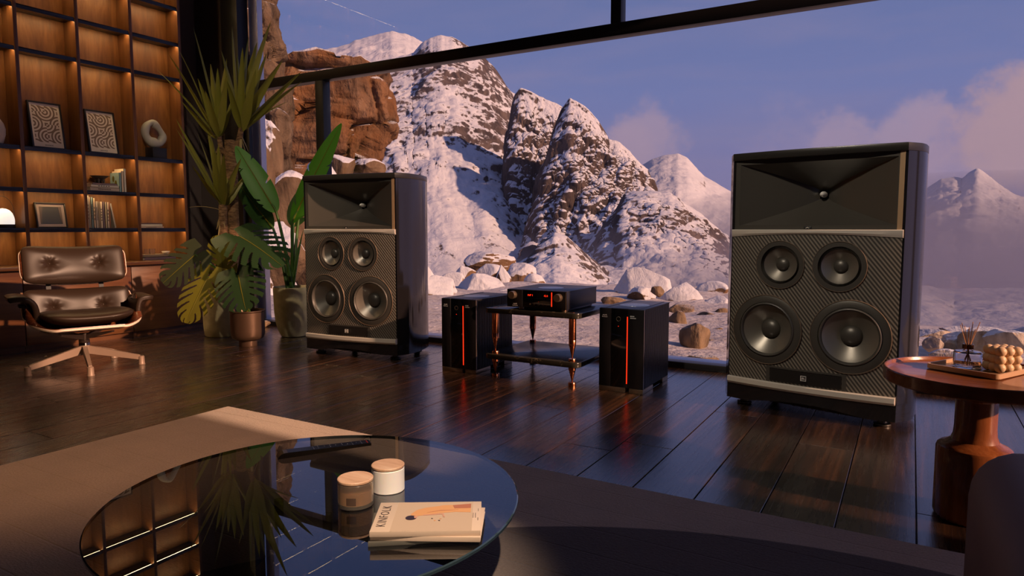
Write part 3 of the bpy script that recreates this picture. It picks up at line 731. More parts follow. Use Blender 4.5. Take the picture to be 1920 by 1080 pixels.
    for an in (40, 140, 220, 320):
        a = R(an); d = Vector((math.cos(a), math.sin(a), 0)); n = Vector((-d.y, d.x, 0)); bm = bm_new(); q = bmesh.new()
        vs_ = []
        for (r_, z, hh, ww) in ((0.015, 0.200, 0.032, 0.015), (0.19, 0.238, 0.010, 0.012)):
            vs_.append([q.verts.new(d*r_ + n*(ww*sx) + Vector((0, 0, z+hh/2*sz))) for sx, sz in ((-1, -1), (1, -1), (1, 1), (-1, 1))])
        for k in range(4): q.faces.new((vs_[0][k], vs_[0][(k+1) % 4], vs_[1][(k+1) % 4], vs_[1][k]))
        q.faces.new(vs_[0]); q.faces.new(vs_[1]); bmesh.ops.recalc_face_normals(q, faces=q.faces); merge(bm, q)
        obj('seat_bracket', bm, 'chair_alu', t)
    rz = t.rotation_euler.z
    for k in range(5):
        a = R(-95+72*k) - rz; d = Vector((math.cos(a), math.sin(a), 0)); n = Vector((-d.y, d.x, 0)); q = bmesh.new(); vs_ = []
        for (r_, z, hh, ww) in ((0.022, 0.117, 0.052, 0.013), (0.318, 0.048, 0.030, 0.010)):
            vs_.append([q.verts.new(d*r_ + n*(ww*sx) + Vector((0, 0, z+hh/2*sz))) for sx, sz in ((-1, -1), (1, -1), (1, 1), (-1, 1))])
        for j in range(4): q.faces.new((vs_[0][j], vs_[0][(j+1) % 4], vs_[1][(j+1) % 4], vs_[1][j]))
        q.faces.new(vs_[0]); q.faces.new(vs_[1]); bmesh.ops.recalc_face_normals(q, faces=q.faces)
        bm = bm_new(); merge(bm, q); l = obj('leg', bm, 'chair_alu', t)
        obj('glide', add_lathe(bm_new(), [(0.021, 0.0), (0.022, 0.004), (0.019, 0.010), (0.018, 0.052), (0.015, 0.056), (0.0, 0.056)], 20, Matrix.Translation(d*0.325)), 'chair_alu', l)
lounge_chair()
# ------------------------------------------------------------------ coffee table and what lies on it
TZ = 0.21; TK = (0.9-TZ)/(0.9-0.36)       # table top height; scale of distances read at 0.36
def smoked_glass():
    m = bpy.data.materials.new('smoked_glass'); m.use_nodes = True; nt = m.node_tree; nt.nodes.clear(); N = nt.nodes.new; L = nt.links.new
    lw = N('ShaderNodeFresnel'); lw.inputs[0].default_value = 2.3
    tr = N('ShaderNodeBsdfTransparent'); tr.inputs[0].default_value = (0.20, 0.215, 0.22, 1)
    gl = N('ShaderNodeBsdfGlossy'); gl.inputs['Roughness'].default_value = 0.0; gl.inputs[0].default_value = (0.95, 0.97, 1, 1)
    mx = N('ShaderNodeMixShader'); L(lw.outputs[0], mx.inputs[0]); L(tr.outputs[0], mx.inputs[1]); L(gl.outputs[0], mx.inputs[2])
    out = N('ShaderNodeOutputMaterial'); L(mx.outputs[0], out.inputs[0]); return m
M['smoked'] = smoked_glass()
simple('smoked_edge', (0.03, 0.05, 0.06), 0.08, coat=1.0)
simple('table_base', (0.012, 0.012, 0.012), 0.35)
def coffee_table():
    cx, cy = -1.019*TK, 0.960*TK
    t = thing('coffee_table', 'low round smoked glass coffee table standing on the rug', 'table', (cx, cy, 0.013))
    r = 0.408*TK; z = TZ-0.013
    obj('glass_top', add_lathe(bm_new(), [(0.0, z), (r-0.003, z)], 96, None, False), 'smoked', t, 20)
    obj('glass_edge', add_lathe(bm_new(), [(r-0.003, z), (r, z-0.002), (r, z-0.008), (r-0.003, z-0.010)], 96, None, False), 'smoked_edge', t, 40)
    for k in range(3):
        a = R(90+120*k); p = Vector((math.cos(a), math.sin(a), 0))
        obj('leg', add_tube(bm_new(), [p*0.10+Vector((0, 0, 0.008)), p*0.10+Vector((0, 0, z-0.011))], 0.012, 12), 'table_base', t)
    obj('foot_plate', add_lathe(bm_new(), [(0.16, 0.0), (0.16, 0.006), (0.156, 0.008), (0.0, 0.008)], 48), 'table_base', t, 30)
coffee_table()
def tp(u, v, dz=0.0): return on_z(u, v, TZ+dz)

M['lid_wood'] = wood('pale_lid_wood', (0.45, 0.24, 0.13), (0.60, 0.35, 0.21), (0.70, 0.46, 0.30), (5, 26, 5), 0.40, rnd=0.05)
simple('candle_white', (0.90, 0.82, 0.74), 0.45, sss=0.3)
simple('candle_wax', (0.62, 0.37, 0.19), 0.5, sss=0.2)
M['jar_glass'] = MT('frosted_jar', (0.88, 0.72, 0.55), 0.25, trans=0.92, ior=1.2).m
simple('label_dark', (0.07, 0.035, 0.02), 0.6)
def candle(u0, u1, vb, vt, kind, label):
    c = tp((u0+u1)/2, vb-5); w = (tp(u1, vb-5)-tp(u0, vb-5)).length/2; c = c + Vector((FW.x, FW.y, 0)).normalized()*w*0.9
    t = thing('candle_jar', label, 'candle', (c.x, c.y, TZ)); h = w*1.42
    if kind == 'white':
        obj('jar', add_lathe(bm_new(), [(0.0, 0.0), (w*0.95, 0.0), (w, w*0.05), (w, h*0.97), (w*0.97, h), (0, h)], 48), 'candle_white', t)
    else:
        obj('jar', add_lathe(bm_new(), [(0.0, 0.0), (w*0.94, 0.0), (w, w*0.06), (w, h*0.97), (w*0.97, h), (w*0.93, h), (w*0.92, h*0.16), (w*0.88, h*0.13), (0, h*0.13)], 48, None, False), 'jar_glass', t)
        obj('wax', add_lathe(bm_new(), [(0.0, h*0.135), (w*0.87, h*0.135), (w*0.90, h*0.17), (w*0.90, h*0.66), (0, h*0.66)], 40), 'candle_wax', t)
        an0 = math.atan2(-c.y, -c.x)
        obj('label', add_grid(bm_new(), lambda a, b: ((w*1.004)*math.cos(an0-0.55+0.55*a), (w*1.004)*math.sin(an0-0.55+0.55*a), h*(0.22+0.30*b)), 8, 1), 'label_dark', t)
    obj('lid', add_lathe(bm_new(), [(0.0, h+0.001), (w*0.97, h+0.001), (w*1.01, h+0.003), (w*1.01, h+w*0.16), (w*0.97, h+w*0.20), (0, h+w*0.20)], 48), 'lid_wood', t)
candle(692, 754, 933, 870, 'white', 'white candle jar with wooden lid on the glass coffee table')
candle(627, 694, 963, 890, 'amber', 'frosted amber candle jar with wooden lid next to the white candle')

# magazines
simple('paper', (0.72, 0.58, 0.46), 0.6)
simple('cover_tan', (0.60, 0.44, 0.32), 0.42)
simple('cover_photo', (0.52, 0.37, 0.25), 0.42)
simple('cover_grey', (0.10, 0.09, 0.07), 0.45)
simple('ink', (0.06, 0.04, 0.035), 0.5)
simple('hair_print', (0.03, 0.018, 0.028), 0.5)
simple('coat_print', (0.62, 0.30, 0.12), 0.45)
simple('coat_dark', (0.40, 0.14, 0.07), 0.45)
simple('skin_print', (0.55, 0.27, 0.18), 0.45)
def magazines():
    p0 = tp(693, 1024); p1 = tp(901, 1021); q0 = tp(712, 946, 0.036); q1 = tp(898, 942, 0.036)
    ex = (p1-p0); W = ex.length; ang = math.atan2(ex.y, ex.x); Dp = W*0.66
    c = (p0+p1)/2 + Vector((-math.sin(ang), math.cos(ang), 0))*Dp/2
    specs = [(0.0, 0.009, 5, -0.012, 0.0, 'dark covered magazine at the bottom of the stack on the coffee table', 'cover_grey'),
             (0.009, 0.011, -3.5, 0.004, 0.002, 'cream magazine in the middle of the stack on the coffee table', 'cover_tan'),
             (0.020, 0.012, 0, 0.0, 0.0, 'cream KINFOLK magazine with a bowing figure on its cover, topmost of the stack', 'cover_tan')]
    for i, (z, h, da, dx, dy, lab, cm) in enumerate(specs):
        t = thing('magazine', lab, 'magazine', (c.x+dx, c.y+dy, TZ+z), ang+R(da), 'magazines stacked on the coffee table')
        part('pages', 'paper', t, (0, 0, h/2), (W-0.004, Dp-0.003, h-0.002), 0.0)
        for zz in (0.0006, h-0.0006): part('cover', cm, t, (0, 0, zz), (W, Dp, 0.0010), 0.0003)
        part('spine', cm, t, (0, -Dp/2+0.0004, h/2), (W, 0.0012, h), 0.0003)
        if i == 2:
            zt = h+0.0002
            part('cover_picture', 'cover_photo', t, (0.012, 0, zt), (W*0.74, Dp*0.985, 0.0003))
            def shape(nm, pts, mat, dz):
                obj(nm, add_prism(bm_new(), [(x*W, y*Dp) for x, y in pts], zt+dz, zt+dz+0.0003), mat, t, 0)
            shape('printed_coat', [(-0.17, 0.06), (-0.12, 0.20), (-0.04, 0.28), (0.08, 0.33), (0.12, 0.36), (0.25, 0.37), (0.40, 0.41), (0.40, 0.10), (0.25, 0.12), (0.10, 0.08), (0.02, 0.05), (-0.10, -0.01), (-0.16, 0.0)], 'coat_print', 0.0003)
            shape('printed_skirt', [(0.22, 0.355), (0.40, 0.405), (0.40, 0.25), (0.24, 0.24)], 'coat_dark', 0.0006)
            shape('printed_fold', [(-0.02, 0.10), (0.10, 0.16), (0.28, 0.19), (0.10, 0.18)], 'coat_dark', 0.0006)
            shape('printed_arm', [(-0.05, 0.03), (0.14, 0.07), (0.16, -0.06), (0.145, -0.06), (0.13, 0.04), (-0.05, 0.0)], 'skin_print', 0.0006)
            shape('printed_head', [(-0.16-0.052*math.cos(a*PI/10)+0.0, -0.07-0.075*math.sin(a*PI/10)) for a in range(20)], 'hair_print', 0.0006)
            shape('printed_face', [(-0.135, -0.03), (-0.10, 0.0), (-0.105, -0.08), (-0.125, -0.09)], 'skin_print', 0.0009)
            for (x, y, mt) in ((0.04, -0.10, 'label_dark'), (0.07, -0.17, 'coat_print'), (0.11, -0.17, 'ink'), (0.12, -0.11, 'coat_print')):
                shape('printed_flower', [(x+0.010*math.cos(a*PI/4), y+0.014*math.sin(a*PI/4)) for a in range(8)], mt, 0.0004)
            text_mesh('KINFOLK', 0.0300, 'ink', t, (-W*0.415, 0.002, zt+0.0003), (0, 0, PI/2), 'title_lettering', 0.0002, sx=0.86, thin=0.0003, space=1.12)
            for k, (x, y) in enumerate(((W*0.425, 0.0), (W*0.447, 0.0), (W*0.472, 0.03), (W*0.472, -0.02))):
                bm = add_box(bm_new(), (x, y, zt), (0.0012, 0.026 if k < 2 else 0.014, 0.0004)); obj('small_print', bm, 'ink', t, 0)
magazines()

# remote control
simple('remote_top', (0.012, 0.013, 0.022), 0.22)
simple('remote_side', (0.045, 0.028, 0.016), 0.35, metal=0.5)
def remote():
    a = tp(520, 860); b = tp(695, 836); ex = b-a; L_ = ex.length; ang = math.atan2(ex.y, ex.x)
    t = thing('remote_control', 'slim black remote control with small white buttons on the coffee table', 'remote', (a.x, a.y, TZ), ang)
    W = 0.038; t.location = (a.x - math.sin(ang)*0.010, a.y + math.cos(ang)*0.010, TZ)
    prof = [(0.0, 0.0), (L_, 0.004), (L_, 0.012), (0.025, 0.016), (0.012, 0.014), (0.003, 0.007)]
    q = bmesh.new(); A = [q.verts.new((x, -W/2, z)) for x, z in prof]; B = [q.verts.new((x, W/2, z)) for x, z in prof]
    n = len(prof)
    for i in range(n): q.faces.new((A[i], A[(i+1) % n], B[(i+1) % n], B[i]))
    q.faces.new(A); q.faces.new(B); bmesh.ops.recalc_face_normals(q, faces=q.faces); bm = bm_new(); merge(bm, q)
    obj('shell', bm, 'remote_side', t, 30)
    sl = (0.012-0.016)/(L_-0.025)
    zt = lambda x: 0.016+sl*(x-0.025)
    obj('face_plate', add_grid(bm_new(), lambda a_, b_: (0.030+(L_-0.032)*a_, -W/2+0.001+(W-0.002)*b_, zt(0.030+(L_-0.032)*a_)+0.0005), 2, 1), 'remote_top', t, 0)
    part('brand_plate', 'champagne', t, (0.024, 0, 0.0157), (0.012, W-0.004, 0.001))
    for fx in (0.38, 0.43, 0.80, 0.90):
        for k in range(4): part('button', 'white_print', t, (L_*fx, -0.012+0.008*k, zt(L_*fx)+0.0009), (0.0022, 0.0022, 0.0008))
    for fx, yy in ((0.50, 0.004), (0.56, -0.006), (0.56, 0.008), (0.62, 0.002), (0.69, -0.003), (0.69, 0.008), (0.75, 0.0), (0.85, 0.002)):
        part('button', 'white_print', t, (L_*fx, yy, zt(L_*fx)+0.0009), (0.0026, 0.0026, 0.0008))
    for k in range(3): part('button', 'red_dim', t, (L_*0.965, -0.010+0.009*k, zt(L_*0.965)+0.0009), (0.0024, 0.0024, 0.0008))
remote()

# ------------------------------------------------------------------ side table with tray
M['table_wood'] = wood('red_walnut', (0.11, 0.030, 0.010), (0.24, 0.075, 0.022), (0.36, 0.135, 0.045), (11, 11, 1.0), 0.26, coat=0.3, rnd=0.0)
M['table_wood_h'] = wood('red_walnut_flat', (0.11, 0.030, 0.010), (0.24, 0.075, 0.022), (0.36, 0.135, 0.045), (1.4, 12, 12), 0.22, coat=0.4, rnd=0.0)
SX, SY, SZ = 0.195, 2.505, 0.462
def side_table():
    t = thing('side_table', 'round turned walnut side table with a thick pedestal beside the loudspeaker', 'table', (SX, SY, 0))
    r = 0.258
    obj('table_top', add_lathe(bm_new(), [(0.0, SZ-0.014), (r-0.022, SZ-0.014), (r-0.012, SZ-0.010), (r-0.008, SZ-0.001), (r-0.004, SZ), (r, SZ-0.003), (r, SZ-0.036), (r-0.004, SZ-0.040), (r*0.55, SZ-0.053), (0.055, SZ-0.060), (0, SZ-0.060)], 96), 'table_wood_h', t, 30)
    obj('collar', add_lathe(bm_new(), [(0.059, SZ-0.052), (0.059, SZ-0.085), (0.057, SZ-0.088)], 48), 'table_wood', t, 30)
    obj('pedestal', add_lathe(bm_new(), [(0.056, SZ-0.086), (0.056, 0.290), (0.058, 0.265), (0.064, 0.248), (0.078, 0.237), (0.092, 0.232), (0.099, 0.226), (0.102, 0.217), (0.102, 0.014), (0.098, 0.004), (0.094, 0.0), (0, 0)], 64), 'table_wood', t, 30)
side_table()
simple('tray_tan', (0.50, 0.31, 0.18), 0.38)
simple('tray_in', (0.30, 0.17, 0.09), 0.30)
def tray():
    z = SZ-0.012
    c0 = on_z(1735, 684, z+0.010); c1 = on_z(1872, 713, z); ex = c1-c0; ang = math.atan2(ex.y, ex.x)
    # near-left edge runs from c0 to c1; the tray extends to the right behind it
    L_ = ex.length; Wd = 0.205; nrm = Vector((-math.sin(ang), math.cos(ang), 0))
    ctr = (c0+c1)/2 + nrm*Wd/2
    t = thing('tray', 'tan rectangular tray with rounded corners on the round side table', 'tray', (ctr.x, ctr.y, z), ang)
    h = 0.016
    out = rr(-L_/2, L_/2, -Wd/2, Wd/2, 0.016); inn = rr(-L_/2+0.006, L_/2-0.006, -Wd/2+0.006, Wd/2-0.006, 0.011)
    q = bmesh.new(); rings = []
    for pts, zz in ((out, 0.001), (out, h-0.002), ([(x*0.997, y*0.997) for x, y in out], h), (inn, h), (inn, 0.005)): rings.append([q.verts.new((x, y, zz)) for x, y in pts])
    for a, b in zip(rings[:-1], rings[1:]):
        for i in range(len(a)): j = (i+1) % len(a); q.faces.new((a[i], a[j], b[j], b[i]))
    q.faces.new(rings[0]); bmesh.ops.recalc_face_normals(q, faces=q.faces); bm = bm_new(); merge(bm, q); obj('rim', bm, 'tray_tan', t, 30)
    obj('inlay', add_prism(bm_new(), inn, 0.002, 0.005), 'tray_in', t, 0)
    return ctr, ang, z+0.005
TC, TA, TZZ = tray()
M['clear'] = MT('clear_glass', (0.93, 0.96, 1.0), 0.02, trans=1.0, ior=1.45).m
M['oil'] = MT('diffuser_oil', (0.75, 0.55, 0.42), 0.02, trans=1.0, ior=1.35).m
simple('reed', (0.45, 0.22, 0.11), 0.6)
simple('collar_gold', (0.16, 0.09, 0.045), 0.22, metal=1.0)
def diffuser():
    p = on_z(1814, 690, TZZ); t = thing('reed_diffuser', 'clear glass reed diffuser with wooden sticks standing on the tan tray', 'diffuser', (p.x, p.y+0.018, TZZ))
    r = 0.040
    obj('bottle', add_lathe(bm_new(), [(0.0, 0.0), (r-0.002, 0.0), (r, 0.002), (r, 0.048), (r-0.004, 0.052), (0.015, 0.055), (0.013, 0.058), (0.013, 0.064), (0.010, 0.064), (0.010, 0.056), (0.014, 0.0525), (r-0.005, 0.049), (r-0.0035, 0.045), (r-0.0035, 0.005), (r-0.006, 0.0035), (0, 0.0035)], 40, None, False), 'clear', t, 30)
    obj('oil', add_lathe(bm_new(), [(0.0, 0.0038), (r-0.006, 0.0038), (r-0.0038, 0.006), (r-0.0038, 0.024), (0, 0.024)], 40), 'oil', t, 30)
    obj('collar', add_lathe(bm_new(), [(0.0135, 0.0605), (0.0165, 0.0605), (0.0165, 0.073), (0.0150, 0.075), (0.0115, 0.075), (0.0115, 0.0635)], 32, None, False), 'collar_gold', t)
    for k, (a, s) in enumerate(((10, 0.30), (40, 0.10), (150, 0.26), (185, 0.30), (215, 0.18), (265, 0.06), (330, 0.24), (100, 0.04))):
        d = Vector((math.cos(R(a))*s, math.sin(R(a))*s, 1)).normalized()
        pz = 0.066; base = Vector((math.cos(R(a))*0.004, math.sin(R(a))*0.004, pz))
        obj('reed', add_tube(bm_new(), [base-d*0.058, base+d*(0.085 - 0.004*k)], 0.0013, 6), 'reed', t)
diffuser()
simple('candle_cream', (0.72, 0.50, 0.30), 0.42, sss=0.25)
def bubble():
    p = on_z(1872, 702, TZZ); r = 0.0155; s = 0.0255
    t = thing('bubble_candle', 'cream bubble cube candle standing on the tan tray', 'candle', (0, 0, TZZ), R(33))
    q = Vector((p.x, p.y, 0)) + Matrix.Rotation(R(33), 4, 'Z') @ Vector((s+r, s+r, 0))*1.08; t.location = (q.x, q.y, TZZ)
    sm = bmesh.new(); bmesh.ops.create_uvsphere(sm, u_segments=20, v_segments=12, radius=r); me = bpy.data.meshes.new('bubble'); sm.to_mesh(me); sm.free(); me.materials.append(M['candle_cream'])
    for pl in me.polygons: pl.use_smooth = True
    part('core', 'candle_cream', t, (0, 0, s+r), (s*2.2, s*2.2, s*2.2))
    for i in (-1, 0, 1):
        for j in (-1, 0, 1):
            for k in (-1, 0, 1):
                if (i, j, k) == (0, 0, 0): continue
                o = bpy.data.objects.new('bubble', me); COL.objects.link(o); o.parent = t; o.location = (i*s, j*s, r+s+k*s)
bubble()

# ------------------------------------------------------------------ sofa corner
def sofa_mat():
    m = MT('brown_leather_sofa', (0.22, 0.105, 0.062), 0.55, spec=0.35); v = m.coord(); m.bump(m.noise(v, 60, 4), 0.1, 0.003); return m.m
M['sofa'] = sofa_mat()
simple('stitch', (0.30, 0.19, 0.12), 0.6)
def sofa():
    t = thing('sofa', 'brown upholstered sofa with a rounded stitched arm beside the side table', 'sofa', (0.66, 1.24, 0.013))
    # arm end: rounded block, its far left corner faces the table
    def block(nm, c, s, r):
        b = add_box(bm_new(), c, s, bev=r, seg=6); return obj(nm, b, 'sofa', t, 60)
    a = block('arm', (-0.40, 0.0, 0.232), (0.28, 0.92, 0.44), 0.095)
    block('seat_base', (0.24, 0.0, 0.16), (1.00, 0.88, 0.24), 0.03)
    block('seat_cushion', (0.24, 0.10, 0.335), (1.00, 0.70, 0.13), 0.045)
    block('back', (0.24, -0.38, 0.42), (1.00, 0.20, 0.58), 0.07)
    for x, y in ((-0.46, 0.38), (0.66, 0.38), (-0.46, -0.38), (0.66, -0.38)): obj('foot', add_lathe(bm_new(), [(0.02, 0.0), (0.024, 0.042)], 16, Matrix.Translation((x, y, 0))), 'black_matte', t)
    pts = catmull([(-0.515, 0.30, 0.10), (-0.530, 0.335, 0.25), (-0.515, 0.345, 0.37), (-0.46, 0.345, 0.448), (-0.40, 0.345, 0.4535)], 10)
    bm = bm_new()
    for k in range(0, len(pts)-1, 2): add_tube(bm, [pts[k], pts[k+1]], 0.0016, 5)
    obj('stitching', bm, 'stitch', a)
sofa()
# ------------------------------------------------------------------ plants
def leaf_mat(name, c1, c2, rough=0.38, trans=0.25):
    m = MT(name, c1, rough, spec=0.3); oi = m.n('ShaderNodeObjectInfo')
    tc = m.n('ShaderNodeTexCoord'); n = m.noise(tc.outputs['Object'], 9, 3)
    f = m.math('ADD', m.math('MULTIPLY', oi.outputs['Random'], 0.7), m.math('MULTIPLY', n, 0.3)); c = m.mix(f, c1, c2); m.col(c)
    tl = m.n('ShaderNodeBsdfTranslucent'); m.l(c, tl.inputs[0]); mx = m.n('ShaderNodeMixShader'); mx.inputs[0].default_value = trans
    m.l(m.b.outputs[0], mx.inputs[1]); m.l(tl.outputs[0], mx.inputs[2]); m.l(mx.outputs[0], m.nt.nodes['Material Output'].inputs[0]); return m.m
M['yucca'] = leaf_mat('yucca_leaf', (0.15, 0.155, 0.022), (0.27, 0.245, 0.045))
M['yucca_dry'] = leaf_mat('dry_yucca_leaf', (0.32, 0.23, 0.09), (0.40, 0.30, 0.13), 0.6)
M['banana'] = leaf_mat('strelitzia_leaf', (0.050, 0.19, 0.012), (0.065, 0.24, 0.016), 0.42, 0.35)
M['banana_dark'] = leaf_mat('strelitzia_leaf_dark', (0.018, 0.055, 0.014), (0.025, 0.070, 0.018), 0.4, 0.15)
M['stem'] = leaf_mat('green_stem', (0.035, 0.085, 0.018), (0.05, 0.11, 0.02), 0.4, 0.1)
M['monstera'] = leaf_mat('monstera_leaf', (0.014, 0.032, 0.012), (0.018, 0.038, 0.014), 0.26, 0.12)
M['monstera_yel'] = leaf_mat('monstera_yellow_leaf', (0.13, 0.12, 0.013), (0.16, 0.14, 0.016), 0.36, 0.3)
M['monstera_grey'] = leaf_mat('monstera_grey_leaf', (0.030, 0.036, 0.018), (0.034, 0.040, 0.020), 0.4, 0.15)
def bark():
    m = MT('yucca_bark', (0.16, 0.085, 0.04), 0.85); v = m.coord((1, 1, 3.2)); n = m.noise(v, 22, 5, 0.65, 0.6); n2 = m.noise(v, 6, 3)
    m.col(m.ramp(m.math('ADD', m.math('MULTIPLY', n, 0.7), m.math('MULTIPLY', n2, 0.3)), [(0.35, (0.045, 0.024, 0.013)), (0.5, (0.19, 0.10, 0.045)), (0.65, (0.34, 0.20, 0.10))])); m.bump(n, 0.9, 0.02); return m.m
M['bark'] = bark()
def pot_mat(name, c, rough=0.75):
    m = MT(name, c, rough); n = m.noise(m.coord(), 14, 5, 0.6); m.col(m.mix(m.mr(n, 0.3, 0.7), tuple(x*0.8 for x in c), tuple(x*1.12 for x in c))); m.bump(n, 0.15, 0.004); return m.m
M['cream_pot'] = pot_mat('cream_stone_pot', (0.46, 0.39, 0.23))
M['copper_pot'] = MT('aged_copper_pot', (0.095, 0.055, 0.034), 0.46, metal=0.6).m
simple('soil', (0.02, 0.013, 0.009), 0.95)
def dp(u, v, d): return EYE + ray(u, v)*d
def blade(bm, base, tip, w, sag, fold=0.35, n=12, wp=0.30):
    """sword leaf from base to tip, sagging by sag, folded along its midrib"""
    base, tip = Vector(base), Vector(tip); ax = tip-base; L_ = ax.length
    out = Vector((ax.x, ax.y, 0)); out = out.normalized() if out.length > 0.02 else Vector((1, 0, 0))
    ctrl = (base+tip)/2 + Vector((0, 0, 1))*sag*L_ - out*sag*L_*0.25
    t = bmesh.new(); rows = []
    view = (EYE - base).normalized()
    for i in range(n+1):
        s = i/n; p = base*(1-s)**2 + ctrl*2*s*(1-s) + tip*s*s; d = (ctrl-base)*(1-s) + (tip-ctrl)*s; d.normalize()
        side = d.cross(view); side = side.normalized() if side.length > 0.05 else d.orthogonal().normalized(); nr = side.cross(d).normalized()
        ww = w/2*((s/wp)**0.55 if s < wp else (1-(s-wp)/(1-wp))**0.72)*1.0 + 0.0008
        rows.append([t.verts.new(p-side*ww+nr*fold*ww), t.verts.new(p-side*ww*0.5+nr*fold*ww*0.30), t.verts.new(p), t.verts.new(p+side*ww*0.5+nr*fold*ww*0.30), t.verts.new(p+side*ww+nr*fold*ww)])
    for a, b in zip(rows[:-1], rows[1:]):
        for k in range(4): t.faces.new((a[k], a[k+1], b[k+1], b[k]))
    merge(bm, t); return bm
def pot(t, prof, mat, soil_r, soil_z):
    obj('pot', add_lathe(bm_new(), prof, 56, None, False), mat, t, 40)
    obj('soil', add_lathe(bm_new(), [(0, soil_z+0.006), (soil_r*0.6, soil_z+0.003), (soil_r, soil_z)], 40, None, False), 'soil', t, 40)
def rel(t, p): return Vector(p) - Vector(t.location)
def yucca():
    c = on_z(408, 632) ; c = c + Vector((FW.x, FW.y, 0)).normalized()*0.09
    t = thing('yucca_plant', 'tall yucca with bare trunks and sword leaves in a cream pot', 'plant', (c.x, c.y, 0))
    pot(t, [(0, 0.0), (0.125, 0.0), (0.135, 0.010), (0.142, 0.09), (0.146, 0.40), (0.143, 0.412), (0.136, 0.412), (0.133, 0.35)], 'cream_pot', 0.133, 0.37)
    d0 = c.dot(Vector((FW.x, FW.y, 0))) / Vector((FW.x, FW.y, 0)).length_squared**0.5 if False else (c-EYE).dot(FW)
    def P(u, v, dd=0.0): return rel(t, dp(u, v, d0+dd))
    rnd = random.Random(3)
    base_soil = Vector((0, 0, 0.36))
    def trunk(pts, rad):
        obj('trunk', add_tube(bm_new(), catmull(pts, 6), rad if not isinstance(rad, list) else rad, 14), 'bark', t, 50)
    trunk([base_soil+Vector((0.03, 0, 0)), P(437, 480), P(435, 380), P(433, 264)], 0.052)
    trunk([base_soil+Vector((-0.05, -0.03, 0)), P(417, 470, -0.10), P(418, 384, -0.12)], 0.034)
    obj('branch', add_tube(bm_new(), [P(440, 285), P(449, 262), P(453, 236)], [0.030, 0.026, 0.020], 10), 'bark', t, 50)
    obj('branch', add_tube(bm_new(), [P(428, 292), P(414, 278), P(411, 256)], [0.026, 0.024, 0.018], 10), 'bark', t, 50)
    heads = [
        ((453, 240), 0.0, 0.056, [(435, 50, .1), (508, 40, -.1), (530, 113, -.25), (565, 134, -.2), (566, 153, -.05), (415, 95, .2), (482, 79, .25), (455, 89, -.2), (445, 100, .3), (500, 100, .35), (466, 70, .1), (540, 190, .25), (425, 150, -.3), (480, 130, -.35)]),
        ((411, 258), 0.0, 0.052, [(362, 50, .1), (333, 89, 0), (314, 98, -.15), (295, 131, .1), (408, 128, -.2), (371, 147, -.25), (426, 141, -.3), (351, 162, .2), (395, 120, .2), (425, 110, .25), (440, 170, .2), (340, 190, -.2), (385, 170, -.35)]),
        ((417, 382), -0.12, 0.056, [(330, 223, 0), (330, 241, -.2), (371, 251, -.25), (360, 310, -.3), (410, 270, -.2), (452, 297, -.15), (467, 323, .1), (388, 235, .15), (345, 262, .15), (430, 262, .2), (445, 262, .25), (420, 290, -.35), (398, 262, -.3)]),
    ]
    for (bu, bv), db, w, tips in heads:
        for (u, v, dd) in tips:
            b = P(bu+rnd.uniform(-4, 4), bv+rnd.uniform(-6, 8), db); tip = P(u, v, db+dd)
            obj('leaf', blade(bm_new(), b, tip, w*rnd.uniform(1.1, 1.5), rnd.uniform(0.02, 0.10), 0.45), 'yucca', t, 60)
        # dry leaves hanging under the crown
        for k in range(9):
            a = rnd.uniform(0, 2*PI); b = P(bu, bv+14, db); r_ = rnd.uniform(0.03, 0.07)
            obj('dry_leaf', blade(bm_new(), b, b+Vector((math.cos(a)*r_, math.sin(a)*r_, -rnd.uniform(0.08, 0.26))), 0.024, 0.25, 0.3, 8), 'yucca_dry', t, 60)
    obj('dry_leaf', blade(bm_new(), P(411, 262), P(386, 262, -0.1), 0.02, 0.6, 0.3, 10), 'yucca_dry', t, 60)
    obj('dry_leaf', blade(bm_new(), P(417, 395, -0.12), P(352, 389, -0.3), 0.012, 0.15, 0.3, 10), 'yucca_dry', t, 60)
yucca()

def broad_leaf(bm, A, T, nrm, W, hw, slots, droop=0.10, cup=0.10, nt=44, ns=12, back=0.0, wave=0.0, tear=None):
    """leaf blade grid: A attachment, T tip, nrm surface normal hint; slots(t, s) -> True removes the cell"""
    A, T = Vector(A), Vector(T); X = T-A; L_ = X.length; X.normalize(); S = Vector(nrm).cross(X).normalized(); N_ = X.cross(S).normalized()
    q = bmesh.new(); g = {}
    for i in range(nt+1):
        t_ = -back + (1+back)*i/nt; h = hw(t_)*W
        for j in range(-ns, ns+1):
            s = j/ns; x = t_*L_ - 0.16*abs(s)*h*0 ; y = s*h
            z = -droop*L_*max(0, t_)**2 + cup*abs(y) - 1.2*cup*y*y/max(W, 0.01) + wave*math.sin(t_*26)*abs(s)*W
            g[i, j] = q.verts.new(A + X*x + S*y + N_*z)
    for i in range(nt):
        for j in range(-ns, ns):
            tc_ = -back + (1+back)*(i+0.5)/nt; sc_ = (j+0.5)/ns
            if slots(tc_, sc_): continue
            vs_ = (g[i, j], g[i+1, j], g[i+1, j+1], g[i, j+1])
            q.faces.new(vs_)
    bmesh.ops.delete(q, geom=[v for v in q.verts if not v.link_faces], context='VERTS')
    merge(bm, q); return bm
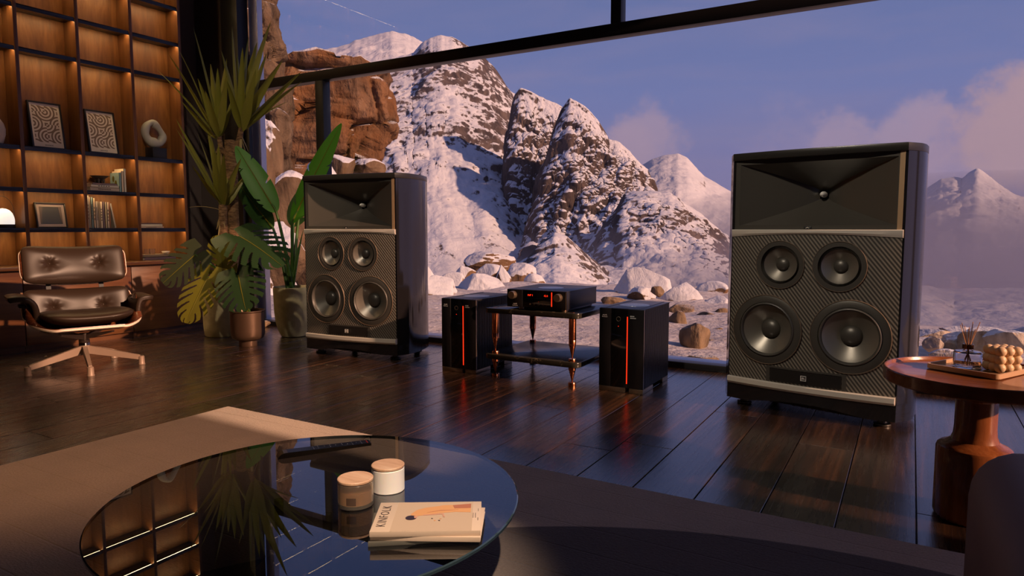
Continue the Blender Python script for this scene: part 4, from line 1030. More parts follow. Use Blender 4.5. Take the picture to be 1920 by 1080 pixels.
def strelitzia():
    c = on_z(543, 634); c = c + Vector((FW.x, FW.y, 0)).normalized()*0.13
    t = thing('strelitzia_plant', 'bird of paradise plant with big paddle leaves in a tall cream pot by the loudspeaker', 'plant', (c.x, c.y, 0))
    pot(t, [(0, 0.0), (0.095, 0.0), (0.108, 0.006), (0.132, 0.060), (0.150, 0.130), (0.158, 0.22), (0.162, 0.400), (0.159, 0.415), (0.151, 0.415), (0.148, 0.36)], 'cream_pot', 0.148, 0.385)
    d0 = (c-EYE).dot(FW)
    def P(u, v, dd=0.0): return rel(t, dp(u, v, d0+dd))
    hw = lambda t_: max(0.02, math.sin(PI*min(1, max(0, t_))**0.80)**0.62)
    def torn(seed, n=5):
        r_ = random.Random(seed); tr = [(r_.uniform(0.15, 0.9), r_.choice((-1, 1)), r_.uniform(0.30, 0.80), r_.uniform(0.012, 0.026)) for _ in range(n)]
        return lambda a, b: any(sg*b > m and abs(a - t0 - 0.10*(abs(b)-m)) < w*(abs(b)-m+0.05)/(1-m+0.05) for t0, sg, m, w in tr)
    rt = -FW
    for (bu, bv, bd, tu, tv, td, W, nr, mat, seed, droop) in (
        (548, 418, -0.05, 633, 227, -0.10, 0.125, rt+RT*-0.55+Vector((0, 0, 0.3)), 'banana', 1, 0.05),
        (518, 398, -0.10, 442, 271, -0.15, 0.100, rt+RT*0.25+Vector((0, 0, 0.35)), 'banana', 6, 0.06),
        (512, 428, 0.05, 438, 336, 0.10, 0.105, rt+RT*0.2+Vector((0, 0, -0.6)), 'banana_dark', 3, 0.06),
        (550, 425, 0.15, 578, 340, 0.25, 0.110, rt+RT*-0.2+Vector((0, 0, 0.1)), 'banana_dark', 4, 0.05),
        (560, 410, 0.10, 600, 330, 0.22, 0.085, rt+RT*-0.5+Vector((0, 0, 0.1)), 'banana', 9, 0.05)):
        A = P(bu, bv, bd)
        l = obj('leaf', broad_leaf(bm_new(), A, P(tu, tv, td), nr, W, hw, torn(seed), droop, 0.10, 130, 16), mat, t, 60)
        Tt = P(tu, tv, td); nn = Vector(nr).normalized(); ll = (Tt-A).length
        obj('midrib', add_tube(bm_new(), [A+(Tt-A)*k + nn*(0.002-droop*ll*k*k) for k in (0, 0.2, 0.4, 0.6, 0.8, 0.98)], [0.006, 0.0055, 0.0045, 0.0035, 0.0025, 0.001], 6), 'monstera_yel', l, 60)
        X = (P(tu, tv, td)-A); n_ = 10
        foot = Vector((random.Random(seed).uniform(-0.04, 0.04), random.Random(seed+1).uniform(-0.05, 0.02), 0.38))
        mid = foot*0.35 + A*0.65 + Vector((0, 0, -0.03)) - Vector((A.x, A.y, 0))*0.12
        obj('stem', add_tube(bm_new(), catmull([foot, foot*0.6+mid*0.4, mid, A, A+X*0.12], 5), [0.020-0.013*i/20 for i in range(21)], 8), 'stem', t, 60)
    for k, (u, v) in enumerate(((524, 510), (560, 500), (569, 470))):
        obj('shoot', blade(bm_new(), Vector((0.03*(k-1), -0.02, 0.38)), P(u, v-40), 0.045, 0.03, 0.8), 'stem', t, 60)
strelitzia()
def monstera():
    c = on_z(459, 651); c = c + Vector((FW.x, FW.y, 0)).normalized()*0.07
    t = thing('monstera_plant', 'monstera with split leaves in a small footed copper pot', 'plant', (c.x, c.y, 0))
    pot(t, [(0, 0.0), (0.066, 0.0), (0.068, 0.004), (0.068, 0.044), (0.090, 0.050), (0.112, 0.062), (0.122, 0.085), (0.125, 0.12), (0.125, 0.262), (0.133, 0.270), (0.133, 0.276), (0.127, 0.277), (0.120, 0.262), (0.119, 0.24)], 'copper_pot', 0.119, 0.25)
    d0 = (c-EYE).dot(FW)
    def P(u, v, dd=0.0): return rel(t, dp(u, v, d0+dd))
    def hw(t_):
        x = (t_-0.26)/0.76
        return max(0.012, math.sqrt(max(0, 1-abs(x)**2.1)))
    def slots(ph, dens=0.175, w=0.062, m=0.30):
        def f(a, b):
            if a < 0.0 and abs(b) < 0.16*(-a)/0.2: return True
            k = a - 0.30*(abs(b)-0.4) + ph*(1 if b > 0 else 1.35)
            return abs(b) > m and a > 0.02 and (k % dens) < w*(0.5+0.9*(abs(b)-m)/(1-m))
        return f
    toc = -FW
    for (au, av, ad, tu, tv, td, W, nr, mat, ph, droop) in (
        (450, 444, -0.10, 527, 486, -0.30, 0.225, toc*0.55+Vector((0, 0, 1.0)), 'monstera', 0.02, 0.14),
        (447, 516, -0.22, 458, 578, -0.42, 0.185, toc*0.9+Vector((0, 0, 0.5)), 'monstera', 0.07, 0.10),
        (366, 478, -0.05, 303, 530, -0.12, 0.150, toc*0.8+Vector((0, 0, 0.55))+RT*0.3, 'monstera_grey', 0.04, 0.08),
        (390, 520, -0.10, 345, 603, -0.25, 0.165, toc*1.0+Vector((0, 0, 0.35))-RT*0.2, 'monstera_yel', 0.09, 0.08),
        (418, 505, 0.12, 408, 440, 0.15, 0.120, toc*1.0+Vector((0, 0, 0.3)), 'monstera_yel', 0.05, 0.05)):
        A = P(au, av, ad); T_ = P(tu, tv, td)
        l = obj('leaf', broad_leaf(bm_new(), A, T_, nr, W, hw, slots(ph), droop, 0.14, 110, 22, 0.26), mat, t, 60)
        obj('midrib', add_tube(bm_new(), [A+(T_-A)*s + Vector(nr).normalized()*(0.003-droop*(T_-A).length*s*s) for s in (0, 0.25, 0.5, 0.75, 0.97)], [0.004, 0.0035, 0.003, 0.002, 0.001], 6), 'monstera_yel', l, 60)
        foot = Vector((0.02*math.sin(au), 0.02*math.cos(au), 0.25)); mid = (foot+A)/2 + Vector((0, 0, 0.06)) - Vector((A.x, A.y, 0))*0.10
        obj('stem', add_tube(bm_new(), catmull([foot, mid, A], 8), 0.0065, 8), 'stem', t, 60)
    obj('young_leaf', blade(bm_new(), Vector((0.02, -0.02, 0.25)), P(466, 560, -0.15), 0.035, 0.05, 0.9), 'monstera_yel', t, 60)
monstera()

# ------------------------------------------------------------------ things on the shelves
XM = -5.812
Z = {0.893: 0.902}
def shelf_top(i): return SH[i] + 0.009
def print_mat():
    m = MT('maze_print', (0.6, 0.5, 0.4), 0.6)
    tc = m.n('ShaderNodeTexCoord'); mp = m.n('ShaderNodeMapping'); m.l(tc.outputs['Object'], mp.inputs[0]); mp.inputs['Scale'].default_value = (10.5, 10.5, 10.5)
    sp = m.n('ShaderNodeSeparateXYZ'); m.l(mp.outputs[0], sp.inputs[0])
    y, z = sp.outputs['Y'], sp.outputs['Z']; fy, fz = m.math('FRACT', m.math('ADD', y, 50)), m.math('FRACT', m.math('ADD', z, 50))
    cb = m.n('ShaderNodeCombineXYZ'); m.l(m.math('FLOOR', y), cb.inputs[0]); m.l(m.math('FLOOR', z), cb.inputs[1])
    wn = m.n('ShaderNodeTexWhiteNoise'); wn.noise_dimensions = '2D'; m.l(cb.outputs[0], wn.inputs['Vector'])
    fl = m.math('GREATER_THAN', wn.outputs['Value'], 0.45)
    gy = m.math('ABSOLUTE', m.math('SUBTRACT', fy, fl))
    def ln(a, b): return m.math('SQRT', m.math('ADD', m.math('MULTIPLY', a, a), m.math('MULTIPLY', b, b)))
    d1 = ln(gy, fz); d2 = ln(m.math('SUBTRACT', 1.0, gy), m.math('SUBTRACT', 1.0, fz)); d = m.math('MINIMUM', d1, d2)
    st = m.math('GREATER_THAN', m.math('FRACT', m.math('MULTIPLY', d, 4.0)), 0.5)
    m.col(m.mix(st, (0.80, 0.66, 0.52), (0.26, 0.16, 0.10))); return m.m
M['maze'] = print_mat()
simple('mat_board', (0.82, 0.68, 0.54), 0.6); simple('frame_dark', (0.02, 0.015, 0.014), 0.4)
simple('abstract_print', (0.30, 0.22, 0.20), 0.35, coat=0.4); simple('print_shadow', (0.12, 0.085, 0.08), 0.5)
def framed(y0, y1, z, h, label, kind, group):
    w = y1-y0; lean = R(9)
    t = thing('framed_print', label, 'picture', (-5.790, (y0+y1)/2, z), 0, group); t.rotation_euler = (0, -lean, 0)
    t.location.x = -5.885 + math.sin(lean)*h + 0.012
    f = 0.012 if kind == 'maze' else 0.010
    for (cy, cz, sy, sz) in ((0, f/2, w, f), (0, h-f/2, w, f), (-w/2+f/2, h/2, f, h-2*f), (w/2-f/2, h/2, f, h-2*f)):
        part('frame', 'frame_dark', t, (0, cy, cz), (0.018, sy, sz), 0.001)
    part('mat_board', 'mat_board' if kind == 'maze' else 'abstract_print', t, (-0.003, 0, h/2), (0.006, w-2*f, h-2*f))
    if kind == 'maze':
        o = part('printed_pattern', 'maze', t, (0, 0, 0), (0.0008, w-2*f-0.034, h-2*f-0.056)); o.location = (0.0006, 0, h/2+0.010)
        text_mesh('BAUHAUS', 0.013, 'label_dark', t, (0.0008, 0, f+0.016), (PI/2, 0, PI/2), 'caption')
    else:
        part('printed_picture', 'spk_horn', t, (0.0004, 0, h/2), (0.0008, w*0.72, h*0.68))
        for s in (-1, 1): obj('printed_shade', add_prism(bm_new(), [(s*w*0.36, -h*0.33), (s*w*0.36, h*0.33), (s*w*0.25, h*0.33), (s*w*0.33, -h*0.33)], 0, 0.0008, mat=Matrix.Translation((0.0010, 0, h/2)) @ Matrix.Rotation(PI/2, 4, 'Z') @ Matrix.Rotation(PI/2, 4, 'X')), 'print_shadow', t, 0)
framed(2.712, 2.952, shelf_top(2), 0.365, 'black framed maze print leaning in the bay next to the pale vase', 'maze', 'framed maze prints')
framed(3.132, 3.372, shelf_top(2), 0.360, 'black framed maze print leaning in the bay next to the ring sculpture', 'maze', 'framed maze prints')
framed(2.722, 2.945, shelf_top(0), 0.200, 'small landscape picture in a dark frame leaning on the shelf behind the chair', 'land', None)
# ring sculpture on a block
simple('stone_grey', (0.46, 0.42, 0.35), 0.45); simple('block_black', (0.018, 0.015, 0.017), 0.45)
def sculpture():
    z0 = shelf_top(2); b = part('sculpture_block', 'block_black', None, (XM, 3.700, z0+0.046), (0.115, 0.130, 0.092), 0.002); tag(b, 'black cube plinth under the ring sculpture on the shelf', 'plinth')
    pts = [(0, -0.095, 0.105), (0, -0.075, 0.175), (0, -0.022, 0.208), (0, 0.015, 0.190), (0, 0.070, 0.135), (0, 0.088, 0.085), (0, 0.050, 0.030), (0, 0.000, 0.024), (0, -0.060, 0.045)]
    pts = [(p[0], p[1]*0.88, p[2]*0.95) for p in pts]
    c = catmull(pts, 6, closed=True); n = len(c)
    rad = [0.024 + 0.010*math.sin(i/n*2*PI*2+0.8)**2 + 0.012*max(0, math.cos(2*PI*(i/n-0.80))) for i in range(n)]
    o = obj('ring_sculpture', add_tube(bm_new(), c, rad, 14, closed=True), 'stone_grey', None, 60)
    o.location = (XM, 3.690, z0+0.092 - min((v.co.z for v in o.data.vertices)))
    tag(o, 'grey stone ring sculpture with an irregular hole on a black block', 'sculpture')
sculpture()
simple('vase_clay', (0.70, 0.54, 0.40), 0.7)
v = obj('vase', add_lathe(bm_new(), [(0, 0), (0.040, 0), (0.052, 0.012), (0.068, 0.07), (0.070, 0.11), (0.060, 0.15), (0.038, 0.185), (0.030, 0.20), (0.034, 0.21), (0.027, 0.208), (0.026, 0.19), (0, 0.19)], 40, None, False), 'vase_clay', None, 50)
v.location = (XM, 2.462, shelf_top(2)); tag(v, 'pale clay vase on the shelf next to a maze print', 'vase')
# books
def book_mat(i, c): k = 'book%d' % i; simple(k, tuple(min(0.85, x*1.9) for x in c), 0.6); return k
BC = [book_mat(i, c) for i, c in enumerate([(0.30, 0.26, 0.22), (0.17, 0.12, 0.085), (0.09, 0.12, 0.115), (0.42, 0.28, 0.18), (0.22, 0.17, 0.135), (0.16, 0.11, 0.07), (0.40, 0.29, 0.20), (0.10, 0.065, 0.075), (0.20, 0.155, 0.10), (0.38, 0.28, 0.20), (0.16, 0.06, 0.03), (0.25, 0.22, 0.19), (0.36, 0.31, 0.24), (0.14, 0.20, 0.20)])]
def strokes(f, n):
    bm = bm_new()
    for k in range(n): c, sz = f(k, n); add_box(bm, c, sz)
    return bm
def book(name_loc, size, mat, label, group, rot=(0, 0, 0), text=None):
    """size = (depth x, width y, height z); the spine faces the room (+x) for standing books"""
    t = thing('book', label, 'book', name_loc, 0, group); t.rotation_euler = rot; dx, dy, dz = size
    if dz > dy:      # standing
        part('pages', 'paper', t, (-0.002, 0, dz/2), (dx-0.006, dy-0.004, dz-0.006))
        for s in (-1, 1): part('cover', mat, t, (0, s*(dy/2-0.001), dz/2), (dx, 0.002, dz))
        part('spine', mat, t, (dx/2-0.001, 0, dz/2), (0.002, dy, dz))
        if text: obj('spine_lettering', strokes(lambda k, n: ((dx/2+0.0003, 0, dz*(0.30+0.5*k/n)), (0.0004, dy*0.40, dz*0.28/n)), len(text)), 'ink' if sum(M[mat].node_tree.nodes['Principled BSDF'].inputs['Base Color'].default_value[:3]) > 0.45 else 'mat_board', t, 0)
    else:
        part('pages', 'paper', t, (-0.002, 0, dz/2), (dx-0.006, dy-0.006, dz-0.004))
        for zz in (0.001, dz-0.001): part('cover', mat, t, (0, 0, zz), (dx, dy, 0.002))
        part('spine', mat, t, (dx/2-0.001, 0, dz/2), (0.002, dy, dz))
        if text: obj('spine_lettering', strokes(lambda k, n: ((dx/2+0.0003, dy*(-0.22+0.44*k/n), dz/2), (0.0004, dy*0.25/n, dz*0.32)), len(text)), 'ink', t, 0)
    return t
col_names = ['light grey', 'brown', 'dark teal', 'tan', 'grey lettered', 'umber', 'cream', 'dark plum', 'olive', 'pale beige', 'rust', 'silver grey']
y = 3.064; z0 = shelf_top(0)
hs = [0.262, 0.250, 0.250, 0.243, 0.218, 0.216, 0.216, 0.216, 0.214, 0.214, 0.214]; ws = [0.016, 0.015, 0.017, 0.014, 0.024, 0.015, 0.019, 0.015, 0.018, 0.016, 0.012]
for i in range(11):
    book((-5.832+0.002*math.sin(i*5), y+ws[i]/2, z0), (0.118, ws[i]-0.001, hs[i]), BC[i], '%s book standing in the upright row below the bowl' % col_names[i], 'upright row of books', text=['ATLAS', None, 'INTERIORS', 'FORM', 'THE NEW HOUSE', None, 'LIGHT', None, None, 'HOME', None][i]); y += ws[i]+0.0006
book((-5.832, y+0.006+0.031, z0+0.0015), (0.115, 0.013, 0.205), BC[11], 'silver grey book leaning on the end of the upright row', 'upright row of books', rot=(R(9.5), 0, 0))
z1 = shelf_top(1); gs = 'books on the shelf with the bowl'
book((-5.815, 3.200, z1), (0.145, 0.235, 0.030), BC[4], 'brown grey book at the bottom of the pile under the bowl', gs, text='ARCHITECTURE')
book((-5.818, 3.206, z1+0.0303), (0.135, 0.225, 0.022), BC[0], 'pale grey book in the middle of the pile under the bowl', gs, text='TALES')
book((-5.822, 3.212, z1+0.0526), (0.120, 0.200, 0.014), BC[7], 'dark book topmost in the pile under the bowl', gs)
for i, (yy, w, h, m_, nm) in enumerate(((3.333, 0.016, 0.160, BC[13], 'teal covered book with yellow shapes standing beside the pile'), (3.352, 0.018, 0.175, BC[9], 'pale beige book standing beside the book pile'), (3.373, 0.019, 0.195, BC[12], 'tall cream book standing at the end of the book pile'))):
    b = book((-5.818, yy, z1), (0.135, w, h), m_, nm, gs)
    if i == 0:
        for (a, zz, r_) in ((-0.02, 0.11, 0.020), (0.015, 0.07, 0.022), (-0.025, 0.04, 0.016)): obj('printed_shape', add_lathe(bm_new(), [(0, 0), (r_, 0)], 16, Matrix.Translation((a, -w/2-0.0004, zz)) @ Matrix.Rotation(PI/2, 4, 'X') @ Matrix.Diagonal((0.8, 1.3, 1, 1)), False), 'monstera_yel', b, 0)
simple('bowl_dark', (0.06, 0.045, 0.036), 0.5)
bt = thing('footed_bowl', 'dark shallow footed bowl on top of the book pile', 'bowl', (-5.825, 3.205, z1+0.0667))
obj('dish', add_lathe(bm_new(), [(0.0, 0.030), (0.030, 0.030), (0.052, 0.046), (0.070, 0.060), (0.067, 0.061), (0.048, 0.049), (0, 0.036)], 40, None, False), 'bowl_dark', bt, 50)
for k in range(4): a = R(45+90*k); obj('foot', add_tube(bm_new(), [(0.030*math.cos(a), 0.030*math.sin(a), 0.0), (0.026*math.cos(a), 0.026*math.sin(a), 0.036)], [0.008, 0.012], 8), 'bowl_dark', bt, 50)
gs = 'books in the end bay'
book((-5.812, 3.585, z0), (0.150, 0.215, 0.013), BC[9], 'pale book at the bottom of the short pile in the end bay', gs, text='FASHION')
book((-5.818, 3.588, z0+0.0133), (0.140, 0.200, 0.022), BC[12], 'thick cream book in the middle of the short pile in the end bay', gs)
book((-5.822, 3.582, z0+0.0356), (0.130, 0.205, 0.009), BC[7], 'thin dark book topmost of the short pile in the end bay', gs)
gs = 'things on the worktop in the end bay'
book((-5.800, 3.640, ZT), (0.155, 0.290, 0.028), BC[7], 'dark wide book lying on the worktop in the end bay', gs)
book((-5.806, 3.628, ZT+0.0283), (0.145, 0.270, 0.022), BC[5], 'brown wide book topmost on the worktop in the end bay', gs)
zz = ZT+0.0506
for k, yy in enumerate((3.560, 3.610)):
    g = obj('drinking_glass', add_lathe(bm_new(), [(0, 0.0), (0.019, 0.0), (0.021, 0.004), (0.023, 0.048), (0.0215, 0.048), (0.0195, 0.008), (0, 0.006)], 24, None, False), 'clear', None, 40)
    g.location = (-5.79, yy, zz); tag(g, 'small clear drinking glass standing on the books in the end bay', 'glass', 'two small glasses')
wb = obj('small_bowl', add_lathe(bm_new(), [(0, 0), (0.018, 0), (0.030, 0.010), (0.036, 0.022), (0.033, 0.022), (0.026, 0.011), (0, 0.005)], 28, None, False), 'candle_white', None, 50); wb.location = (-5.79, 3.735, zz); tag(wb, 'small white bowl on the books in the end bay', 'bowl')
# portable lamp
simple('lamp_glow', (0.9, 0.86, 0.8), 0.5, emit=(1.0, 0.90, 0.80), es=0.85)
lt = thing('portable_lamp', 'white glowing dome lamp with a thin wire handle on the shelf', 'lamp', (XM, 2.482, shelf_top(0)))
obj('dome', add_lathe(bm_new(), [(0.070, 0.026), (0.072, 0.055), (0.069, 0.080), (0.060, 0.108), (0.044, 0.130), (0.024, 0.141), (0, 0.145)], 40, None, False), 'lamp_glow', lt, 60)
obj('base', add_lathe(bm_new(), [(0, 0), (0.073, 0), (0.075, 0.003), (0.075, 0.024), (0.072, 0.027), (0, 0.027)], 40), 'frame_dark', lt, 40)
obj('handle', add_tube(bm_new(), [(0, 0.076*math.cos(a*PI/24), 0.110+0.125*math.sin(a*PI/24)) for a in range(25)] , 0.0018, 6), 'frame_dark', lt, 60)
for s in (-1, 1): obj('handle_rod', add_tube(bm_new(), [(0, s*0.076, 0.012), (0, s*0.076, 0.111)], 0.0018, 6), 'frame_dark', lt, 60)

# ------------------------------------------------------------------ added spot lamps, out of view, brightening chosen things
def spot(loc, aim, watt, size, col, label):
    t = thing('fill_spotlight', label, 'lamp', loc, 0, 'added fill spotlights')
    d = (Vector(aim)-Vector(loc)).normalized(); q = d.to_track_quat('-Z', 'Y').to_matrix().to_4x4()
    obj('mount', add_lathe(bm_new(), [(0.045, 0.0), (0.045, -0.02), (0.012, -0.024), (0.012, -0.09)], 24, Matrix.Translation((0, 0, ZC-loc[2]))), 'black_matte', t)
    obj('head', add_lathe(bm_new(), [(0, 0.11), (0.042, 0.11), (0.048, 0.10), (0.048, -0.005), (0.044, -0.005), (0.044, 0.03), (0, 0.03)], 28, q, False), 'black_matte', t)
    obj('lens', add_lathe(bm_new(), [(0, 0.031), (0.043, 0.031)], 24, q, False), 'lamp_glow', t)
    ld = bpy.data.lights.new('fill_beam', 'SPOT'); ld.energy = watt; ld.color = col; ld.spot_size = R(size); ld.spot_blend = 0.8; ld.shadow_soft_size = 0.05
    lo = bpy.data.objects.new('fill_beam', ld); COL.objects.link(lo); lo.parent = t; lo.rotation_euler = d.to_track_quat('-Z', 'Y').to_euler(); lo.location = d*0.01
SPW = 1.0
spot((0.75, 0.35, 3.45), (-1.06, 1.23, 0.21), 900*SPW, 14, (1.0, 0.77, 0.58), 'added fill spotlight out of view, brightening the coffee table')
spot((-1.6, 0.8, 3.45), (-3.1, 1.75, 0.0), 170*SPW, 44, (1.0, 0.54, 0.26), 'added fill spotlight out of view, brightening the rug')
spot((-2.9, 1.0, 3.45), (-4.6, 2.35, 0.4), 10*SPW, 36, (1.0, 0.60, 0.34), 'added fill spotlight out of view, brightening the lounge chair')
spot((-2.2, 1.2, 3.45), (-4.45, 3.6, 1.45), 220*SPW, 42, (1.0, 0.80, 0.55), 'added fill spotlight out of view, brightening the potted plants')
spot((-2.2, 0.9, 3.45), (-3.2, 3.5, 0.7), 170*SPW, 28, (1.0, 0.86, 0.70), 'added fill spotlight out of view, brightening the loudspeaker by the plants')
spot((-1.2, 0.7, 3.45), (-0.45, 3.45, 0.7), 280*SPW, 36, (1.0, 0.86, 0.70), 'added fill spotlight out of view, brightening the loudspeaker by the side table')
# ------------------------------------------------------------------ outdoors
def snow_rock(name, rock_d, rock_l, scale, thr, fine, warm=None, bump=0.4, bd=1.0, snow=(0.58, 0.57, 0.60), soft=0.10, amp=0.55, broad=0.0, zs=1.0):
    m = MT(name, rock_l, 0.9, spec=0.2)
    v = m.coord((1, 1, 1)); g = m.n('ShaderNodeNewGeometry'); sp = m.n('ShaderNodeSeparateXYZ'); m.l(g.outputs['Normal'], sp.inputs[0])
    v = m.coord((1, 1, zs)); n1 = m.noise(v, scale, 8, 0.62); n2 = m.noise(v, scale*fine, 6, 0.6); n3 = m.noise(m.coord((1, 1, 0.3)), scale*2.3, 6, 0.6, 0.5)
    f = m.math('ADD', sp.outputs['Z'], m.math('MULTIPLY', m.math('SUBTRACT', m.math('ADD', m.math('MULTIPLY', n1, 0.45), m.math('MULTIPLY', n2, 0.55)), 0.5), amp*2))
    nl = m.noise(v, scale*0.28, 3, 0.5)
    f = m.math('ADD', f, m.math('MULTIPLY', m.math('SUBTRACT', nl, 0.5), broad))
    mask = m.mr(f, thr-soft, thr+soft)
    rk = m.ramp(n3, [(0.30, rock_d), (0.50, tuple((a+b)/2 for a, b in zip(rock_d, rock_l))), (0.68, rock_l)])
    if warm: rk = m.mix(m.mr(n1, 0.4, 0.65), rk, warm)
    m.col(m.mix(mask, rk, snow)); m.bump(m.math('ADD', m.math('ADD', n3, m.math('MULTIPLY', n2, 0.5)), m.math('MULTIPLY', mask, 0.25)), bump, bd)
    return m.m
M['mtn'] = snow_rock('snowy_mountain', (0.030, 0.022, 0.022), (0.13, 0.095, 0.080), 0.034, 0.70, 4.0, None, 0.5, 4.0, broad=0.9, amp=0.62, soft=0.05, zs=0.9)
M['mtn_steep'] = snow_rock('snowy_crag', (0.022, 0.017, 0.016), (0.125, 0.088, 0.070), 0.034, 0.47, 4.0, None, 0.7, 5.0, amp=0.55, broad=0.5, soft=0.05, zs=0.5)
M['mtn_far'] = snow_rock('far_mountain', (0.10, 0.075, 0.07), (0.22, 0.17, 0.15), 0.010, 0.52, 6.0, None, 0.5, 12.0, broad=0.4)
M['cliff'] = snow_rock('red_cliff', (0.016, 0.009, 0.006), (0.23, 0.135, 0.080), 0.45, 0.72, 4.0, (0.17, 0.075, 0.030), 1.0, 0.35, amp=0.28)
M['cliff_tan'] = snow_rock('tan_cliff', (0.028, 0.019, 0.012), (0.18, 0.125, 0.082), 0.9, 0.82, 4.0, (0.11, 0.070, 0.042), 1.0, 0.2, amp=0.2)
M['boulder'] = snow_rock('snowy_boulder', (0.055, 0.032, 0.018), (0.24, 0.15, 0.085), 2.2, 0.16, 4.0, (0.19, 0.105, 0.055), 0.7, 0.05, amp=0.28, soft=0.04)
M['boulder_cliff'] = snow_rock('cliff_boulder', (0.028, 0.019, 0.012), (0.20, 0.135, 0.085), 0.9, 0.34, 4.0, (0.13, 0.08, 0.045), 0.9, 0.1, amp=0.34, soft=0.04)
M['stone_bare'] = snow_rock('bare_stone', (0.05, 0.032, 0.020), (0.30, 0.21, 0.135), 3.5, 0.98, 5.0, (0.25, 0.165, 0.095), 0.8, 0.04, amp=0.10)
M['stone_pale'] = snow_rock('pale_stone', (0.14, 0.10, 0.075), (0.55, 0.45, 0.36), 3.5, 0.75, 5.0, (0.45, 0.36, 0.28), 0.8, 0.04, amp=0.25)
M['snow_ground'] = snow_rock('snow_field', (0.14, 0.10, 0.08), (0.38, 0.30, 0.25), 1.3, 0.86, 6.0, None, 0.8, 0.06, amp=0.55, soft=0.22, snow=(0.52, 0.48, 0.49))

def grid_obj(name, V, mat, closed=False, cap=False):
    """V: (n, m, 3) array of points -> smooth mesh object, origin near its foot"""
    n, m_, _ = V.shape; org = np.array([V[..., 0].mean(), V[..., 1].mean(), V[..., 2].min()]); W = (V-org).reshape(-1, 3)
    idx = np.arange(n*m_).reshape(n, m_); a = idx if not closed else np.vstack([idx, idx[:1]])
    F = np.stack([a[:-1, :-1], a[1:, :-1], a[1:, 1:], a[:-1, 1:]], -1).reshape(-1, 4)
    me = bpy.data.meshes.new(name); me.vertices.add(len(W)); me.vertices.foreach_set('co', W.astype(np.float32).ravel())
    me.loops.add(F.size); me.loops.foreach_set('vertex_index', F.astype(np.int32).ravel()); me.polygons.add(len(F)); me.polygons.foreach_set('loop_start', np.arange(0, F.size, 4, dtype=np.int32)); me.polygons.foreach_set('loop_total', np.full(len(F), 4, np.int32))
    me.polygons.foreach_set('use_smooth', np.ones(len(F), bool)); me.update(); me.validate(); me.materials.append(M[mat])
    o = bpy.data.objects.new(name, me); COL.objects.link(o); o.location = org; return o
def normals(V):
    du = np.gradient(V, axis=0); dv = np.gradient(V, axis=1); n = np.cross(du, dv); n /= np.linalg.norm(n, axis=-1, keepdims=True)+1e-9
    return n
def rays(u): # horizontal unit directions for pixel columns, taken at the horizon row
    d = np.array([list(ray(x, 428)) for x in u]); h = np.hypot(d[:, 0], d[:, 1]); return d[:, :2]/h[:, None], h
def z_at(u, v, r):   # height of pixel (u, v) at horizontal distance r
    out = []
    for a, b, c in zip(u, v, r): d = ray(a, b); out.append(EYE.z + d.z/math.hypot(d.x, d.y)*c)
    return np.array(out)
def mountain(name, ridge, foot, D1, D0, label, mat, nu=240, ns=150, amp=12.0, freq=1/80., power=0.8, seed=1, oct=6, jag=0.0, back=0.5, gully=0.0, rib=0.0):
    ru, rv = zip(*ridge); fu, fv = zip(*foot); u = np.linspace(ru[0], ru[-1], nu)
    vr = np.interp(u, ru, rv); vf = np.interp(u, fu, fv); dirs, _ = rays(u)
    if jag: vr = vr + jag*fbm(np.stack([u*0.045, u*0, u*0], -1), 5, 0.55, 2.2, seed+91)*2
    zr = z_at(u, vr, np.full(nu, D1)); zf = z_at(u, vf, np.full(nu, D0)); zr = np.maximum(zr, zf+0.5)
    nb = max(8, int(ns*0.2)); s = np.concatenate([np.linspace(0, 1, ns), 1+np.linspace(0, 1, nb+1)[1:]])
    g = np.where(s <= 1, s**power, 1-(s-1)**1.2); dist = np.where(s <= 1, D0+(D1-D0)*s, D1+(D1-D0)*back*(s-1)*1.4)
    x = dirs[:, None, 0]*dist; y = dirs[:, None, 1]*dist; z = zf[:, None] + (zr-zf)[:, None]*g
    V = np.stack([x, y, z], -1)
    if gully:
        w = fbm(np.stack([u[:, None]*0.012+s*1.0, s[None]*2.2+u[:, None]*0, u[:, None]*0+s*0], -1), 3, 0.5, 2, seed+5); V[..., 2] += (w*gully*np.sin(np.clip(s, 0, 1)*PI))
    if rib:
        N_ = normals(V); n = fbm(V*np.array([1/30., 1/30., 1/260.]), 4, 0.55, 2.1, seed+44, True); V = V + N_*(n*rib*np.clip(np.abs(s-1)*4, 0.15, 1)[None])[..., None]*np.sign(N_[..., 2:3].mean())
    taper = (0.25+0.75*np.clip(np.abs(s-1)*5, 0, 1))[None]*(0.30+0.70*np.clip((s-0.10)/0.35, 0, 1))[None]
    for f_, a_, rg, k in ((freq, amp, True, 0), (freq*4.5, amp*0.16, True, 3)):
        N_ = normals(V); n = fbm(V*f_*np.array([1, 1, 0.75 if not rib else 0.4]), oct if k == 0 else 4, 0.46, 2.1, seed+k, rg); V = V + N_*(n*a_*taper)[..., None]*np.sign(N_[..., 2:3].mean())
    return tag(grid_obj(name, V, mat), label, 'mountain')
